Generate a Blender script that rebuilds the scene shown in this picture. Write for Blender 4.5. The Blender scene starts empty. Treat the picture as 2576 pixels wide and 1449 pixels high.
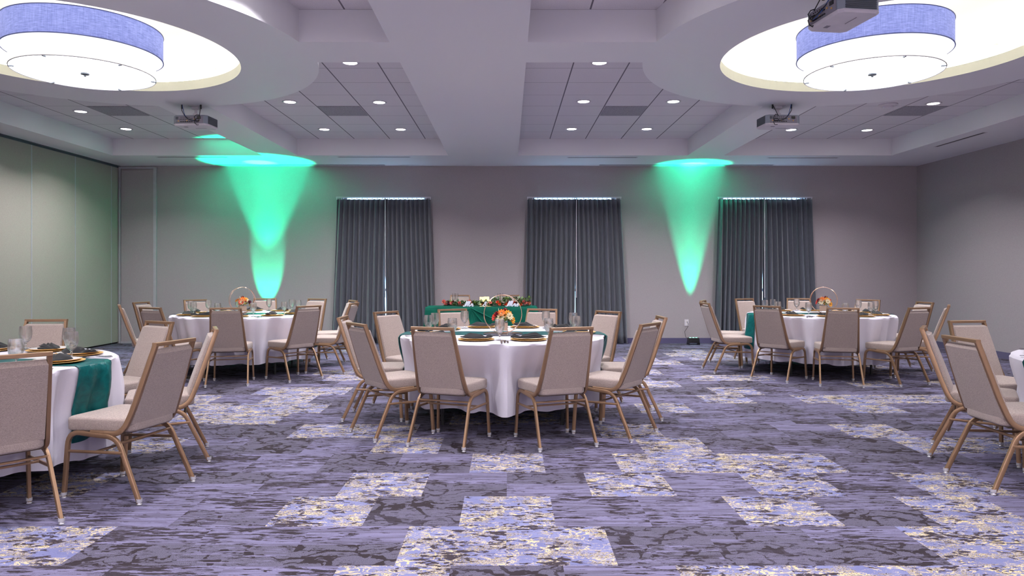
import bpy, math, random
from mathutils import Vector, Matrix, geometry
random.seed(7)
PI = math.pi
S = bpy.context.scene
COL = S.collection

# ------------------------------------------------------------------ camera, world, exposure
F = 1800.0                      # focal length in pixels of the 2576 frame
CX, CY, EYE = 1279.0, 684.0, 1.33
cam = bpy.data.cameras.new('camera')
cam.sensor_width = 36
cam.lens = F / 2576 * 36
cam.shift_x = (1288 - CX) / 2576
cam.shift_y = -(724.5 - CY) / 2576
cam.clip_end = 200
camo = bpy.data.objects.new('camera', cam)
COL.objects.link(camo)
camo.location = (0, 0, EYE)
camo.rotation_euler = (PI / 2, 0, 0)
S.camera = camo

W = bpy.data.worlds.new('world')
S.world = W
W.use_nodes = True
W.node_tree.nodes['Background'].inputs[0].default_value = (0.40, 0.68, 1.0, 1)
W.node_tree.nodes['Background'].inputs[1].default_value = 5.0

vs = S.view_settings
vs.view_transform = 'Standard'
vs.look = 'None'
vs.gamma = 1
vs.use_curve_mapping = False
vs.exposure = 0.58
S.cycles.max_bounces = 6
S.cycles.diffuse_bounces = 3
S.cycles.glossy_bounces = 3
S.cycles.transmission_bounces = 6
S.cycles.transparent_max_bounces = 8
S.cycles.caustics_reflective = False
S.cycles.caustics_refractive = False
S.cycles.sample_clamp_indirect = 4
S.cycles.use_denoising = True

YB = 13.33                      # back wall
XL, XR = -7.265, 7.61           # side walls
YF = -4.0                       # wall behind the camera
ZS, ZT = 3.30, 3.58             # soffit height, tile height
TH = 0.762                      # table height

def lamp(name, kind, loc, power, color=(1, 1, 1), rot=(0, 0, 0), **kw):
    l = bpy.data.lights.new(name, kind)
    l.energy = power
    l.color = color
    for k, v in kw.items():
        setattr(l, k, v)
    o = bpy.data.objects.new(name, l)
    COL.objects.link(o)
    o.location = loc
    o.rotation_euler = rot
    return o

LAMPC = (0.985, 0.955, 1.0)
P_DOWN = 24.0
P_SCONCE = 330.0  # power of the added fill lamps behind the camera
downlights = []                 # (x, y): filled below from where the photograph shows them, then unseen ones for fill
def up(px, py, z):
    """a point of the photograph on the horizontal plane z"""
    y = (z - EYE) * F / (CY - py)
    return ((px - CX) / F * y, y)
for px, py in [(203, 280), (317, 324), (729, 256), (954, 257), (816, 325), (1008, 325), (1468, 255), (1694, 255),
               (1438, 324), (1627, 324), (2181, 327), (2348, 260), (1990, 326)]:
    downlights.append(up(px, py, ZT))
downlights += [up(881, 157, ZT), up(1508, 157, ZT)]
downlights += [(-5.6, 7.0), (6.0, 7.0), (-1.7, 5.2), (1.0, 5.2), (-5.6, 4.6), (5.6, 4.6), (-1.9, 3.3), (1.2, 3.3), (-5.6, 2.2), (5.6, 2.2),  # unseen downlights, added for an even fill
               (-1.9, 1.2), (1.2, 1.2), (-5.6, -1.0), (5.6, -1.0), (-1.9, -1.2), (1.2, -1.2)]

# ------------------------------------------------------------------ small node library
def lin(c):
    return tuple(((v / 255) / 12.92 if v / 255 <= .04045 else ((v / 255 + .055) / 1.055) ** 2.4) for v in c)

class N:
    def __init__(s, name):
        s.m = bpy.data.materials.new(name)
        s.m.use_nodes = True
        s.t = s.m.node_tree
        s.b = s.t.nodes['Principled BSDF']
    def n(s, typ, **kw):
        nd = s.t.nodes.new(typ)
        for k, v in kw.items():
            if k.startswith('i_'):
                nd.inputs[k[2:].replace('_', ' ')].default_value = v
            else:
                setattr(nd, k, v)
        return nd
    def l(s, a, b):
        s.t.links.new(a, b)
    def math(s, op, a, b=None, c=None, clamp=False):
        nd = s.n('ShaderNodeMath', operation=op, use_clamp=clamp)
        for i, v in enumerate((a, b, c)):
            if v is None: continue
            if isinstance(v, (int, float)): nd.inputs[i].default_value = v
            else: s.l(v, nd.inputs[i])
        return nd.outputs[0]
    def mix(s, f, a, b):
        nd = s.n('ShaderNodeMix', data_type='RGBA')
        if isinstance(f, (int, float)): nd.inputs[0].default_value = f
        else: s.l(f, nd.inputs[0])
        for i, v in ((6, a), (7, b)):
            if isinstance(v, tuple): nd.inputs[i].default_value = v if len(v) == 4 else v + (1,)
            else: s.l(v, nd.inputs[i])
        return nd.outputs[2]
    def coord(s, scale=(1, 1, 1), rot=(0, 0, 0), loc=(0, 0, 0), out='Object'):
        tc = s.n('ShaderNodeTexCoord')
        mp = s.n('ShaderNodeMapping')
        mp.inputs['Scale'].default_value = scale
        mp.inputs['Rotation'].default_value = rot
        mp.inputs['Location'].default_value = loc
        s.l(tc.outputs[out], mp.inputs[0])
        return mp.outputs[0]
    def noise(s, vec, scale=5, detail=3, rough=.5, dist=0):
        nd = s.n('ShaderNodeTexNoise')
        nd.inputs['Scale'].default_value = scale
        nd.inputs['Detail'].default_value = detail
        nd.inputs['Roughness'].default_value = rough
        nd.inputs['Distortion'].default_value = dist
        s.l(vec, nd.inputs['Vector'])
        return nd.outputs[0]
    def ramp(s, f, a, b):
        nd = s.n('ShaderNodeMapRange', clamp=True)
        nd.inputs[1].default_value = a
        nd.inputs[2].default_value = b
        s.l(f, nd.inputs[0])
        return nd.outputs[0]
    def bump(s, h, strength=.2, dist=.01):
        nd = s.n('ShaderNodeBump')
        nd.inputs['Strength'].default_value = strength
        nd.inputs['Distance'].default_value = dist
        s.l(h, nd.inputs['Height'])
        s.l(nd.outputs[0], s.b.inputs['Normal'])
    def base(s, c):
        if isinstance(c, tuple): s.b.inputs['Base Color'].default_value = c if len(c) == 4 else c + (1,)
        else: s.l(c, s.b.inputs['Base Color'])
    def set(s, **kw):
        for k, v in kw.items():
            s.b.inputs[k.replace('_', ' ')].default_value = v
        return s

def simple(name, rgb, rough=.5, metal=0, **kw):
    n = N(name)
    c = lin(rgb)
    v = n.noise(n.coord((1, 1, 1)), 9, 2)
    n.base(n.mix(n.ramp(v, .3, .7), tuple(x * .95 for x in c), tuple(min(1, x * 1.05) for x in c)))
    n.set(Roughness=rough, Metallic=metal, **kw)
    return n.m

def glow(name, rgb, strength, base=(1, 1, 1)):
    n = N(name)
    n.base(tuple(base))
    n.set(Emission_Color=lin(rgb) + (1,), Emission_Strength=strength, Roughness=.6)
    return n.m

def weave(name, rgb, amount=.25, scale=260, rough=.9, sheen=.2, stretch=6, bumps=.3):
    n = N(name)
    c = lin(rgb)
    a = n.noise(n.coord((1, 1, stretch)), scale / 2, 2)
    b = n.noise(n.coord((stretch, stretch, 1)), scale / 2, 2)
    f = n.math('MULTIPLY', n.math('ADD', a, b), .5)
    f = n.ramp(f, .36, .64)
    n.base(n.mix(f, tuple(x * (1 - amount) for x in c), tuple(min(1, x * (1 + amount)) for x in c)))
    n.set(Roughness=rough, Sheen_Weight=sheen)
    if bumps: n.bump(f, bumps, .002)
    return n.m

M = {}
M['chair_fabric'] = weave('chair_fabric', (163, 147, 140), .34, 240)
M['bronze'] = simple('bronze_metal', (146, 116, 90), .40, .55)
M['glide'] = simple('clear_glide', (205, 203, 208), .25, .3)
M['cloth'] = weave('table_cloth', (214, 209, 221), .02, 500, .85, .1, 1, .05)
M['black_cloth'] = weave('black_cloth', (23, 23, 26), .15, 500, .85, .04, 1, .1)
M['gold'] = simple('gold_charger', (226, 182, 108), .38, .35)
M['porcelain'] = simple('porcelain', (240, 234, 232), .15)
M['steel'] = simple('steel', (200, 198, 205), .18, 1)
M['hoop'] = simple('rose_gold', (226, 186, 160), .22, .9)
M['white_plastic'] = simple('white_plastic', (222, 216, 222), .4)
M['grey_plastic'] = simple('grey_plastic', (142, 151, 162), .45)
M['dark_grey'] = simple('dark_grey', (80, 87, 96), .5)
M['black'] = simple('black_plastic', (22, 22, 24), .4)
M['black_rubber'] = simple('black_cable', (20, 20, 22), .5)
M['alu'] = simple('aluminium', (190, 188, 196), .4, .3)
M['mirror'] = simple('mirror', (170, 178, 190), .12, .9)
n = N('plaster')
n.base(lin((243, 242, 245)))
n.set(Roughness=.5)
n.bump(n.noise(n.coord(), 220, 2), .08, .002)
M['plaster'] = n.m
n = N('cream_lip')  # pale yellow lamplight on the plaster lip, put into its colour
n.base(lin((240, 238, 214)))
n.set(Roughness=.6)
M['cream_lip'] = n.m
M['tile_grille'] = simple('grille', (138, 134, 146), .7)
M['base_carpet'] = weave('base_carpet', (84, 78, 112), .2, 300)
n = N('cream_dome')
n.base(lin((246, 245, 240)))
n.set(Roughness=.7)
M['cream_dome'] = n.m
M['leaf'] = simple('leaf', (104, 128, 52), .6)
M['leaf_dark'] = simple('leaf_dark', (58, 84, 52), .6)
M['leaf_light'] = simple('leaf_light', (132, 158, 118), .6)
M['pl_gold'] = simple('leaf_gold', (196, 140, 42), .6)
for k, c in dict(orange=(236, 128, 48), red=(226, 60, 40), burgundy=(122, 22, 40), cream=(240, 228, 190), yellow=(230, 160, 40),
                 pink=(232, 130, 120), plum=(96, 36, 60), coral=(232, 96, 60)).items():
    M['fl_' + k] = simple('petal_' + k, c, .6)
M['box'] = simple('vase_box', (190, 160, 140), .6)
M['frost'] = simple('white_letters', (228, 232, 245), .5)
M['window_frame'] = simple('window_frame', (190, 190, 195), .4)

n = N('satin_teal')
v = n.noise(n.coord((1, 1, 1)), 14, 3, .6, 1.5)
n.base(n.mix(n.ramp(v, .35, .65), lin((0, 70, 72)), lin((0, 90, 90))))
n.set(Roughness=.33, Specular_IOR_Level=.3)
n.bump(v, .25, .015)
M['teal'] = n.m
n = N('velvet_green')
v = n.noise(n.coord((1, 1, 1)), 7, 3)
n.base(n.mix(n.ramp(v, .3, .7), lin((0, 70, 56)), lin((0, 88, 70))))
n.set(Roughness=.6, Specular_IOR_Level=.12)
M['green_cloth'] = n.m

n = N('goblet_glass')
n.base((1, 1, 1))
n.set(Roughness=.02, IOR=1.42, Transmission_Weight=1.0)
tr = n.n('ShaderNodeBsdfTransparent')
mx = n.n('ShaderNodeMixShader', i_Fac=.48)
n.l(n.b.outputs[0], mx.inputs[1]); n.l(tr.outputs[0], mx.inputs[2])
n.l(mx.outputs[0], n.t.nodes['Material Output'].inputs[0])
M['glass'] = n.m
n = N('window_glass')
tr = n.n('ShaderNodeBsdfTransparent')
gl = n.n('ShaderNodeBsdfGlossy', i_Roughness=.02)
mx = n.n('ShaderNodeMixShader', i_Fac=.06)
n.l(tr.outputs[0], mx.inputs[1]); n.l(gl.outputs[0], mx.inputs[2])
n.l(mx.outputs[0], n.t.nodes['Material Output'].inputs[0])
M['pane'] = n.m

def wallmat(name, rgb):
    n = N(name)
    c = lin(rgb)
    a = n.noise(n.coord((1, 1, 7)), 70, 3, .6)
    b = n.noise(n.coord((6, 6, 1)), 60, 3, .6)
    f = n.ramp(n.math('MULTIPLY', n.math('ADD', a, b), .5), .38, .62)
    n.base(n.mix(f, tuple(x * .88 for x in c), tuple(x * 1.10 for x in c)))
    n.set(Roughness=.8)
    n.bump(f, .25, .003)
    return n.m
M['wall'] = wallmat('vinyl_wall', (167, 158, 161))
M['partition'] = wallmat('partition_vinyl', (166, 160, 150))

# curtains
n = N('curtain_cloth')
a = n.noise(n.coord((30, 30, 1)), 12, 3)
n.base(n.mix(n.ramp(a, .3, .7), lin((74, 78, 88)), lin((106, 110, 122))))
n.set(Roughness=.42, Sheen_Weight=.3, Specular_IOR_Level=.6)
M['curtain'] = n.m

# ceiling tile: 0.6 m grid drawn on the panel as recessed joints
n = N('ceiling_tile')
tc = n.n('ShaderNodeTexCoord')
sep = n.n('ShaderNodeSeparateXYZ')
n.l(tc.outputs['Object'], sep.inputs[0])
def line(sock, w):
    f = n.math('FRACT', n.math('ADD', n.math('DIVIDE', sock, .6), 100))
    d = n.math('MULTIPLY', n.math('MINIMUM', f, n.math('SUBTRACT', 1, f)), .6)
    return n.math('LESS_THAN', d, w)
ln = n.math('MAXIMUM', line(sep.outputs[0], .0075), n.math('MULTIPLY', line(sep.outputs[1], .0045), .7))
sp = n.noise(n.coord(), 160, 2)
tilec = n.mix(n.ramp(sp, .3, .75), lin((216, 211, 217)), lin((242, 238, 243)))
n.base(n.mix(ln, tilec, lin((118, 113, 124))))
n.set(Roughness=.85)
n.bump(n.math('SUBTRACT', 1, ln), .4, .01)
M['tile'] = n.m

# perforated return grille
n = N('perforated_grille')
vo = n.n('ShaderNodeTexVoronoi', i_Scale=70)
n.l(n.coord(), vo.inputs['Vector'])
n.base(n.mix(n.math('LESS_THAN', vo.outputs['Distance'], .32), lin((160, 156, 166)), lin((122, 118, 128))))
n.set(Roughness=.7)
M['perf'] = n.m

# blue woven drum shade, lit from inside
n = N('blue_shade')
a = n.noise(n.coord((1, 1, 14)), 17, 5, .7)
b = n.noise(n.coord((18, 18, 1)), 8, 4, .7)
f = n.ramp(n.math('ADD', n.math('MULTIPLY', a, .68), n.math('MULTIPLY', b, .32)), .38, .62)
c = n.mix(f, lin((80, 90, 160)), lin((132, 142, 206)))
n.base(c)
n.l(c, n.b.inputs['Emission Color'])
n.set(Roughness=.8, Emission_Strength=.30)
M['blue_shade'] = n.m
M['white_shade'] = glow('white_shade', (250, 248, 252), .58, (.25, .25, .25))
M['diffuser'] = glow('diffuser', (252, 252, 255), 3.4)
M['led'] = glow('downlight_led', (252, 250, 255), 14)
M['cove_led'] = glow('cove_led', (255, 250, 232), 12)
M['candle'] = glow('candle_wax', (255, 226, 150), .75, lin((250, 225, 170)))
M['green_led'] = glow('green_led', (60, 255, 190), 1.2)

# ------------------------------------------------------------------ carpet material
n = N('carpet')
at = n.n('ShaderNodeAttribute', attribute_name='tile')
sc = n.n('ShaderNodeSeparateColor')
n.l(at.outputs['Color'], sc.inputs[0])
kind, r1, r2 = sc.outputs[0], sc.outputs[1], sc.outputs[2]
tc = n.n('ShaderNodeTexCoord')
off = n.n('ShaderNodeCombineXYZ')
n.l(n.math('MULTIPLY', r1, 37.0), off.inputs[0])
n.l(n.math('MULTIPLY', r2, 53.0), off.inputs[1])
va = n.n('ShaderNodeVectorMath', operation='ADD')
n.l(tc.outputs['Object'], va.inputs[0]); n.l(off.outputs[0], va.inputs[1])
P0 = va.outputs[0]
def mapp(vec, s):
    mp = n.n('ShaderNodeMapping'); mp.inputs['Scale'].default_value = s
    n.l(vec, mp.inputs[0]); return mp.outputs[0]
pile = n.noise(mapp(tc.outputs['Object'], (1, 1, 1)), 330, 2, .6)
# lavender ground with thin horizontal yarn streaks
st1 = n.noise(mapp(P0, (1.6, 60, 1)), 2.2, 4, .65)
st2 = n.noise(mapp(P0, (1.0, 14, 1)), 2.0, 2, .5)
ground = n.mix(n.ramp(st2, .40, .56), lin((106, 101, 126)), lin((132, 126, 162)))
ground = n.mix(n.math('MULTIPLY', n.ramp(st1, .54, .60), .5), ground, lin((92, 84, 108)))
# torn dark dashes
ds = n.noise(mapp(P0, (3.4, 19, 1)), 2.4, 6, .68, .5)
dm = n.noise(mapp(P0, (1, 3, 1)), 1.4, 2)
dash = n.ramp(n.math('ADD', ds, n.math('MULTIPLY', n.math('SUBTRACT', dm, .5), .50)), .540, .548)
ground = n.mix(dash, ground, lin((52, 43, 48)))
# crackle: dark branching lines on a grey mauve ground, on bands half a tile deep
vn = n.n('ShaderNodeTexNoise', i_Scale=5.0, i_Detail=4.0)
n.l(P0, vn.inputs['Vector'])
wob = n.n('ShaderNodeVectorMath', operation='SCALE'); wob.inputs['Scale'].default_value = .34
n.l(vn.outputs['Color'], wob.inputs[0])
wa = n.n('ShaderNodeVectorMath', operation='ADD')
n.l(P0, wa.inputs[0]); n.l(wob.outputs[0], wa.inputs[1])
vo = n.n('ShaderNodeTexVoronoi', feature='DISTANCE_TO_EDGE', i_Scale=1.0)
n.l(mapp(wa.outputs[0], (4.0, 7.4, 1)), vo.inputs['Vector'])
thick = n.math('SUBTRACT', n.math('MULTIPLY', n.ramp(n.noise(P0, 4.5, 5, .65), .34, .74), .18), .022)
crack = n.math('LESS_THAN', vo.outputs['Distance'], thick)
crg = n.mix(n.ramp(pile, .35, .65), lin((68, 64, 78)), lin((118, 113, 136)))
fray = n.ramp(n.noise(mapp(P0, (3, 8, 1)), 4, 6, .7), .565, .58)
crk = n.mix(n.math('MAXIMUM', crack, fray), crg, lin((50, 41, 46)))
sepp = n.n('ShaderNodeSeparateXYZ'); n.l(tc.outputs['Object'], sepp.inputs[0])
band = n.n('ShaderNodeTexWhiteNoise', noise_dimensions='2D')
cb = n.n('ShaderNodeCombineXYZ')
n.l(n.math('MULTIPLY', r1, 91.0), cb.inputs[0])
n.l(n.math('FLOOR', n.math('DIVIDE', n.math('SUBTRACT', sepp.outputs[1], .24), .25)), cb.inputs[1])
n.l(cb.outputs[0], band.inputs['Vector'])
edge = n.noise(mapp(P0, (2, 30, 1)), 2, 3)
isck = n.math('GREATER_THAN', n.math('ADD', band.outputs[0], n.math('MULTIPLY', n.math('SUBTRACT', edge, .5), .9)), .56)
purple = n.mix(isck, ground, crk)
# gold tile: periwinkle with cream flecks, dark flecks and fine speckle
g1 = n.noise(mapp(P0, (7, 13, 1)), 1.7, 7, .64, .9)
g1m = n.noise(mapp(P0, (1.6, 3, 1)), 3, 3)
vein = n.math('ABSOLUTE', n.math('SUBTRACT', g1, .5))
cream = n.ramp(n.math('SUBTRACT', n.math('MULTIPLY', n.ramp(g1m, .38, .66), .036), vein), -.002, .003)
g2 = n.noise(mapp(P0, (7, 17, 3)), 2.1, 6, .66, .6)
g2m = n.noise(mapp(P0, (1.2, 2, 5)), 3.2, 2)
dark = n.ramp(n.math('ADD', g2, n.math('MULTIPLY', n.math('SUBTRACT', g2m, .5), .45)), .555, .566)
g3 = n.noise(mapp(P0, (46, 86, 1)), 2.2, 2, .5, .8)
g3m = n.noise(mapp(P0, (2, 4.4, 9)), 2.8, 3)
spk = n.math('MULTIPLY', n.ramp(g3, .48, .50), n.ramp(g3m, .52, .56))
spd = n.math('MULTIPLY', n.ramp(g3, .56, .58), n.ramp(g3m, .50, .54))
gold = n.mix(n.ramp(n.noise(P0, 4, 2), .35, .65), lin((118, 121, 170)), lin((138, 142, 190)))
gold = n.mix(spk, gold, lin((206, 188, 142)))
gold = n.mix(cream, gold, lin((236, 214, 158)))
gold = n.mix(spd, gold, lin((92, 82, 86)))
gold = n.mix(dark, gold, lin((64, 54, 60)))
allc = n.mix(kind, purple, gold)
# a thin seam round every tile and a speckled pile
allc = n.mix(n.math('MULTIPLY', n.ramp(pile, .62, .38), .34), allc, lin((50, 46, 56)))
hs = n.n('ShaderNodeHueSaturation'); hs.inputs['Saturation'].default_value = .93; hs.inputs['Value'].default_value = .87
n.l(allc, hs.inputs['Color']); n.base(hs.outputs[0])
n.set(Roughness=.95, Specular_IOR_Level=.15)
n.bump(pile, .35, .004)
M['carpet'] = n.m

# ------------------------------------------------------------------ mesh builder
class MB:
    def __init__(s): s.v = []; s.f = []
    def add(s, vs_, fs):
        o = len(s.v); s.v += [tuple(v) for v in vs_]; s.f += [tuple(i + o for i in f) for f in fs]
        return s
    def box(s, c, d, rot=None):
        vs_ = []
        for x in (-1, 1):
            for y in (-1, 1):
                for z in (-1, 1):
                    p = Vector((x * d[0] / 2, y * d[1] / 2, z * d[2] / 2))
                    if rot is not None: p = rot @ p
                    vs_.append(p + Vector(c))
        return s.add(vs_, [(0, 1, 3, 2), (4, 6, 7, 5), (0, 4, 5, 1), (2, 3, 7, 6), (0, 2, 6, 4), (1, 5, 7, 3)])
    def loft(s, rings, caps=True, closed=True, loop=False):
        n_ = len(rings[0]); o = len(s.v)
        for r in rings: s.v += [tuple(p) for p in r]
        k = len(rings)
        for i in range(k if loop else k - 1):
            a, b = i, (i + 1) % k
            for j in range(n_ if closed else n_ - 1):
                j2 = (j + 1) % n_
                s.f.append((o + a * n_ + j, o + a * n_ + j2, o + b * n_ + j2, o + b * n_ + j))
        if caps and closed and not loop:
            s.f.append(tuple(o + j for j in range(n_))[::-1])
            s.f.append(tuple(o + (k - 1) * n_ + j for j in range(n_)))
        return s
    def lathe(s, prof, seg=24, c=(0, 0, 0), caps=False):
        rings = []
        for r, z in prof:
            rings.append([(c[0] + r * math.cos(2 * PI * i / seg), c[1] + r * math.sin(2 * PI * i / seg), c[2] + z) for i in range(seg)])
        return s.loft(rings, caps)
    def tube(s, pts, r, seg=8, loop=False, flat=None, side=None):
        """sweep; r a radius or (half width, half depth); side = fixed width direction"""
        pts = [Vector(p) for p in pts]; k = len(pts); rings = []
        prev = None
        for i, p in enumerate(pts):
            if loop: t = (pts[(i + 1) % k] - pts[i - 1])
            else: t = pts[min(i + 1, k - 1)] - pts[max(i - 1, 0)]
            t.normalize()
            if side is not None:
                u = Vector(side); u = (u - t * u.dot(t)).normalized()
            elif prev is None:
                u = t.orthogonal().normalized()
            else:
                u = (prev - t * prev.dot(t)).normalized()
            prev = u
            w = t.cross(u)
            rr = r[i] if isinstance(r, list) else r
            ru, rw = (rr if isinstance(rr, tuple) else (rr, rr))
            if flat:                       # rounded rectangle
                q = .80
                sh = [(1, q), (q, 1), (-q, 1), (-1, q), (-1, -q), (-q, -1), (q, -1), (1, -q)]
            else:
                sh = [(math.cos(2 * PI * j / seg), math.sin(2 * PI * j / seg)) for j in range(seg)]
            rings.append([p + u * (a * ru) + w * (b * rw) for a, b in sh])
        return s.loft(rings, True, True, loop)
    def xf(s, m):
        s.v = [tuple(m @ Vector(v)) for v in s.v]; return s
    def mesh(s, name, mat, smooth=True):
        me = bpy.data.meshes.new(name)
        me.from_pydata(s.v, [], s.f)
        me.update()
        if mat is not None: me.materials.append(M[mat] if isinstance(mat, str) else mat)
        if smooth:
            me.polygons.foreach_set('use_smooth', [True] * len(me.polygons))
            try: me.set_sharp_from_angle(angle=math.radians(38))
            except Exception: pass
        return me
    def build(s, name, mat, parent=None, loc=(0, 0, 0), rz=0, smooth=True):
        o = bpy.data.objects.new(name, s.mesh(name, mat, smooth))
        COL.objects.link(o)
        o.location = loc; o.rotation_euler = (0, 0, rz)
        if parent is not None: o.parent = parent
        return o

def empty(name, loc=(0, 0, 0), rz=0):
    o = bpy.data.objects.new(name, None); COL.objects.link(o)
    o.empty_display_size = .1
    o.location = loc; o.rotation_euler = (0, 0, rz)
    return o
def tag(o, label, cat, group=None):
    o['label'] = label; o['category'] = cat
    if group: o['group'] = group
    return o
def struct(o):
    o['kind'] = 'structure'; return o
KIDS = {}
def kids(o):
    return list(o.children)
def dup(root, loc, rz, label, group=None):
    r = root.copy(); COL.objects.link(r)
    r.location = loc; r.rotation_euler = (0, 0, rz)
    r['label'] = label
    if group: r['group'] = group
    def rec(src, dst):
        for ch in src.children:
            c = ch.copy(); COL.objects.link(c); c.parent = dst
            rec(ch, c)
    rec(root, r)
    return r

# ------------------------------------------------------------------ floor: half-bond carpet tiles
TW = .507
GOLD = {0: [-1, 2, 3, 4, 5], 1: [-6, -5, -1, 0, 4, 5], 2: [-2, 0, 3, 5], 3: [-6, -2, 1, 3, 5], 4: [0, 2, 3, 4], 5: [-6, -2, 2, 6, 7],
        6: [-3, -2, 2, 6], 7: [-6, -5, -1, 0], 8: [-6, -5, -4, 3, 7], 9: [-7, -5, 4, 6, 7, 8, 9], 10: [-5, -4, 5],
        11: [3, 8, 10, -9], 12: [-4, 3, 5, 6, -8], 13: [-5, 3, -10, 9], 14: [-11, 0, 10], 15: [4, -8, -2], 16: [4, 6, 7, -10, -3], 17: [5, 6, -9, 1],
        18: [6, -11, -5], 19: [-7, 2, 9], 20: [-10, 0]}
fv, ff, fc = [], [], []
k = -15
while True:
    y0 = 3.24 + .5 * (k - 1); y1 = y0 + .5
    if y0 > YB: break
    if y1 > YF:
        x0 = -.26 if k % 2 == 0 else -.01
        ya, yb = max(y0, YF), min(y1, YB)
        for i in range(-18, 19):
            xa, xb = max(x0 + i * TW, XL - .1), min(x0 + (i + 1) * TW, XR)
            if xb <= xa: continue
            o = len(fv)
            fv += [(xa, ya, 0), (xb, ya, 0), (xb, yb, 0), (xa, yb, 0)]
            ff.append((o, o + 1, o + 2, o + 3))
            g = i in GOLD.get(k, []) or (k < 0 and random.random() < .25)
            fc.append((1.0 if g else 0.0, random.random(), random.random()))
    k += 1
me = bpy.data.meshes.new('floor')
me.from_pydata(fv, [], ff); me.update()
ca = me.color_attributes.new('tile', 'FLOAT_COLOR', 'CORNER')
for p, c in zip(me.polygons, fc):
    for li in p.loop_indices: ca.data[li].color = (c[0], c[1], c[2], 1)
me.materials.append(M['carpet'])
fl = bpy.data.objects.new('floor', me); COL.objects.link(fl); struct(fl)

# ------------------------------------------------------------------ walls
WINS = [(-3.08, -1.53), (.44, 1.99), (3.97, 5.52)]
WZ0, WZ1 = .06, 2.725
b = MB()
xs = [XL - .3] + [v for w in WINS for v in w] + [XR + .2]
for i in range(0, len(xs), 2):
    b.box(((xs[i] + xs[i + 1]) / 2, YB + .1, 1.85), (xs[i + 1] - xs[i], .2, 3.7))
for x0, x1 in WINS:
    b.box(((x0 + x1) / 2, YB + .1, (WZ1 + 3.7) / 2), (x1 - x0, .2, 3.7 - WZ1))
    b.box(((x0 + x1) / 2, YB + .1, WZ0 / 2), (x1 - x0, .2, WZ0))
struct(b.build('wall_back', 'wall', smooth=False))
struct(MB().box((XR + .1, (YB + YF) / 2, 1.85), (.2, YB - YF + .4, 3.7)).build('wall_right', 'wall', smooth=False))
struct(MB().box((XL - .2, (YB + YF) / 2, 1.85), (.2, YB - YF + .4, 3.7)).build('wall_left', 'wall', smooth=False))
struct(MB().box((.15, YF - .1, 1.85), (15.4, .2, 3.7)).build('wall_front', 'wall', smooth=False))
for i, (x0, x1) in enumerate(WINS):
    e = struct(empty('window_%d' % (i + 1), ((x0 + x1) / 2, YB + .12, WZ0)))
    w, h = x1 - x0, WZ1 - WZ0
    b = MB()
    for x in (-w / 2 + .025, w / 2 - .025): b.box((x, 0, h / 2), (.05, .06, h))
    for z in (.025, h * .35): b.box((0, 0, z), (w - .1, .06, .05))
    b.box((0, 0, h - .006), (w - .1, .06, .012))
    b.build('window_frame', 'window_frame', e, smooth=False)
    MB().box((0, .01, h / 2), (w - .1, .008, h - .1)).build('window_pane', 'pane', e, smooth=False)
# base boards
bb = MB()
xs2 = [-6.55] + [v for w in WINS for v in w] + [XR - .012]
for i in range(0, len(xs2), 2):
    bb.box(((xs2[i] + xs2[i + 1]) / 2, YB - .006, .05), (xs2[i + 1] - xs2[i], .012, .10))
struct(bb.build('baseboard_back', 'base_carpet', smooth=False))
struct(MB().box((XR - .006, (YB + YF) / 2, .05), (.012, YB - YF - .03, .10)).build('baseboard_right', 'base_carpet', smooth=False))

# folding partition on the left: separate hanging panels
edges = [13.09, 12.0, 10.9]
while edges[-1] > YF + .2: edges.append(edges[-1] - 1.1)
def partition(y0, y1, label):
    e = tag(empty('partition_panel', (XL - .04, (y0 + y1) / 2, .02)), label, 'partition panel', 'folding partition panels')
    h = ZS - .045
    MB().box((0, 0, h / 2), (.08, abs(y1 - y0) - .014, h - .02)).build('panel_face', 'partition', e, smooth=False)
    b = MB()
    for y in (-abs(y1 - y0) / 2 + .006, abs(y1 - y0) / 2 - .006): b.box((.036, y, h / 2), (.014, .010, h - .02))
    b.build('edge_trim', 'alu', e, smooth=False)
    MB().box((.0, 0, -.006), (.05, abs(y1 - y0) - .02, .026)).build('floor_seal', 'black_rubber', e, smooth=False)
    return e
names = ['narrow taupe closing panel of the folding partition, at the back corner',
         'wide taupe partition panel next to the narrow closing panel in the back corner',
         'second wide taupe partition panel from the back corner',
         'third wide taupe partition panel from the back corner, at the left picture edge']
partition(YB, edges[0], names[0])
for i in range(2):
    partition(edges[i], edges[i + 1], names[i + 1])
partition(edges[2], edges[3], names[3])
for i in range(3, len(edges) - 1):
    tag(partition(edges[i], edges[i + 1], 'taupe folding partition panel out of view beside the foreground table'),
        'taupe folding partition panel beyond the left picture edge', 'partition panel', 'folding partition panels')
tk = MB()
tk.box((XL - .035, (YB + YF) / 2, ZS - .018), (.07, YB - YF, .036))
tk.box((XL + .03, (YB + YF) / 2, ZS - .005), (.02, YB - YF, .010))
struct(tk.build('trim_1', 'dark_grey', smooth=False))
# pocket door for the partition in the back wall
e = struct(empty('door_1', (-6.9, YB - .012, 0)))
MB().box((0, 0, 1.62), (.60, .02, 3.20)).build('door_panel', 'wall', e, smooth=False)
MB().box((-.33, 0, 1.64), (.03, .03, 3.27)).box((.325, 0, 1.64), (.055, .035, 3.27)).box((0, 0, 3.265), (.63, .03, .03)).box((0, 0, .02), (.62, .03, .04)).build('door_frame', 'alu', e, smooth=False)

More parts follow.
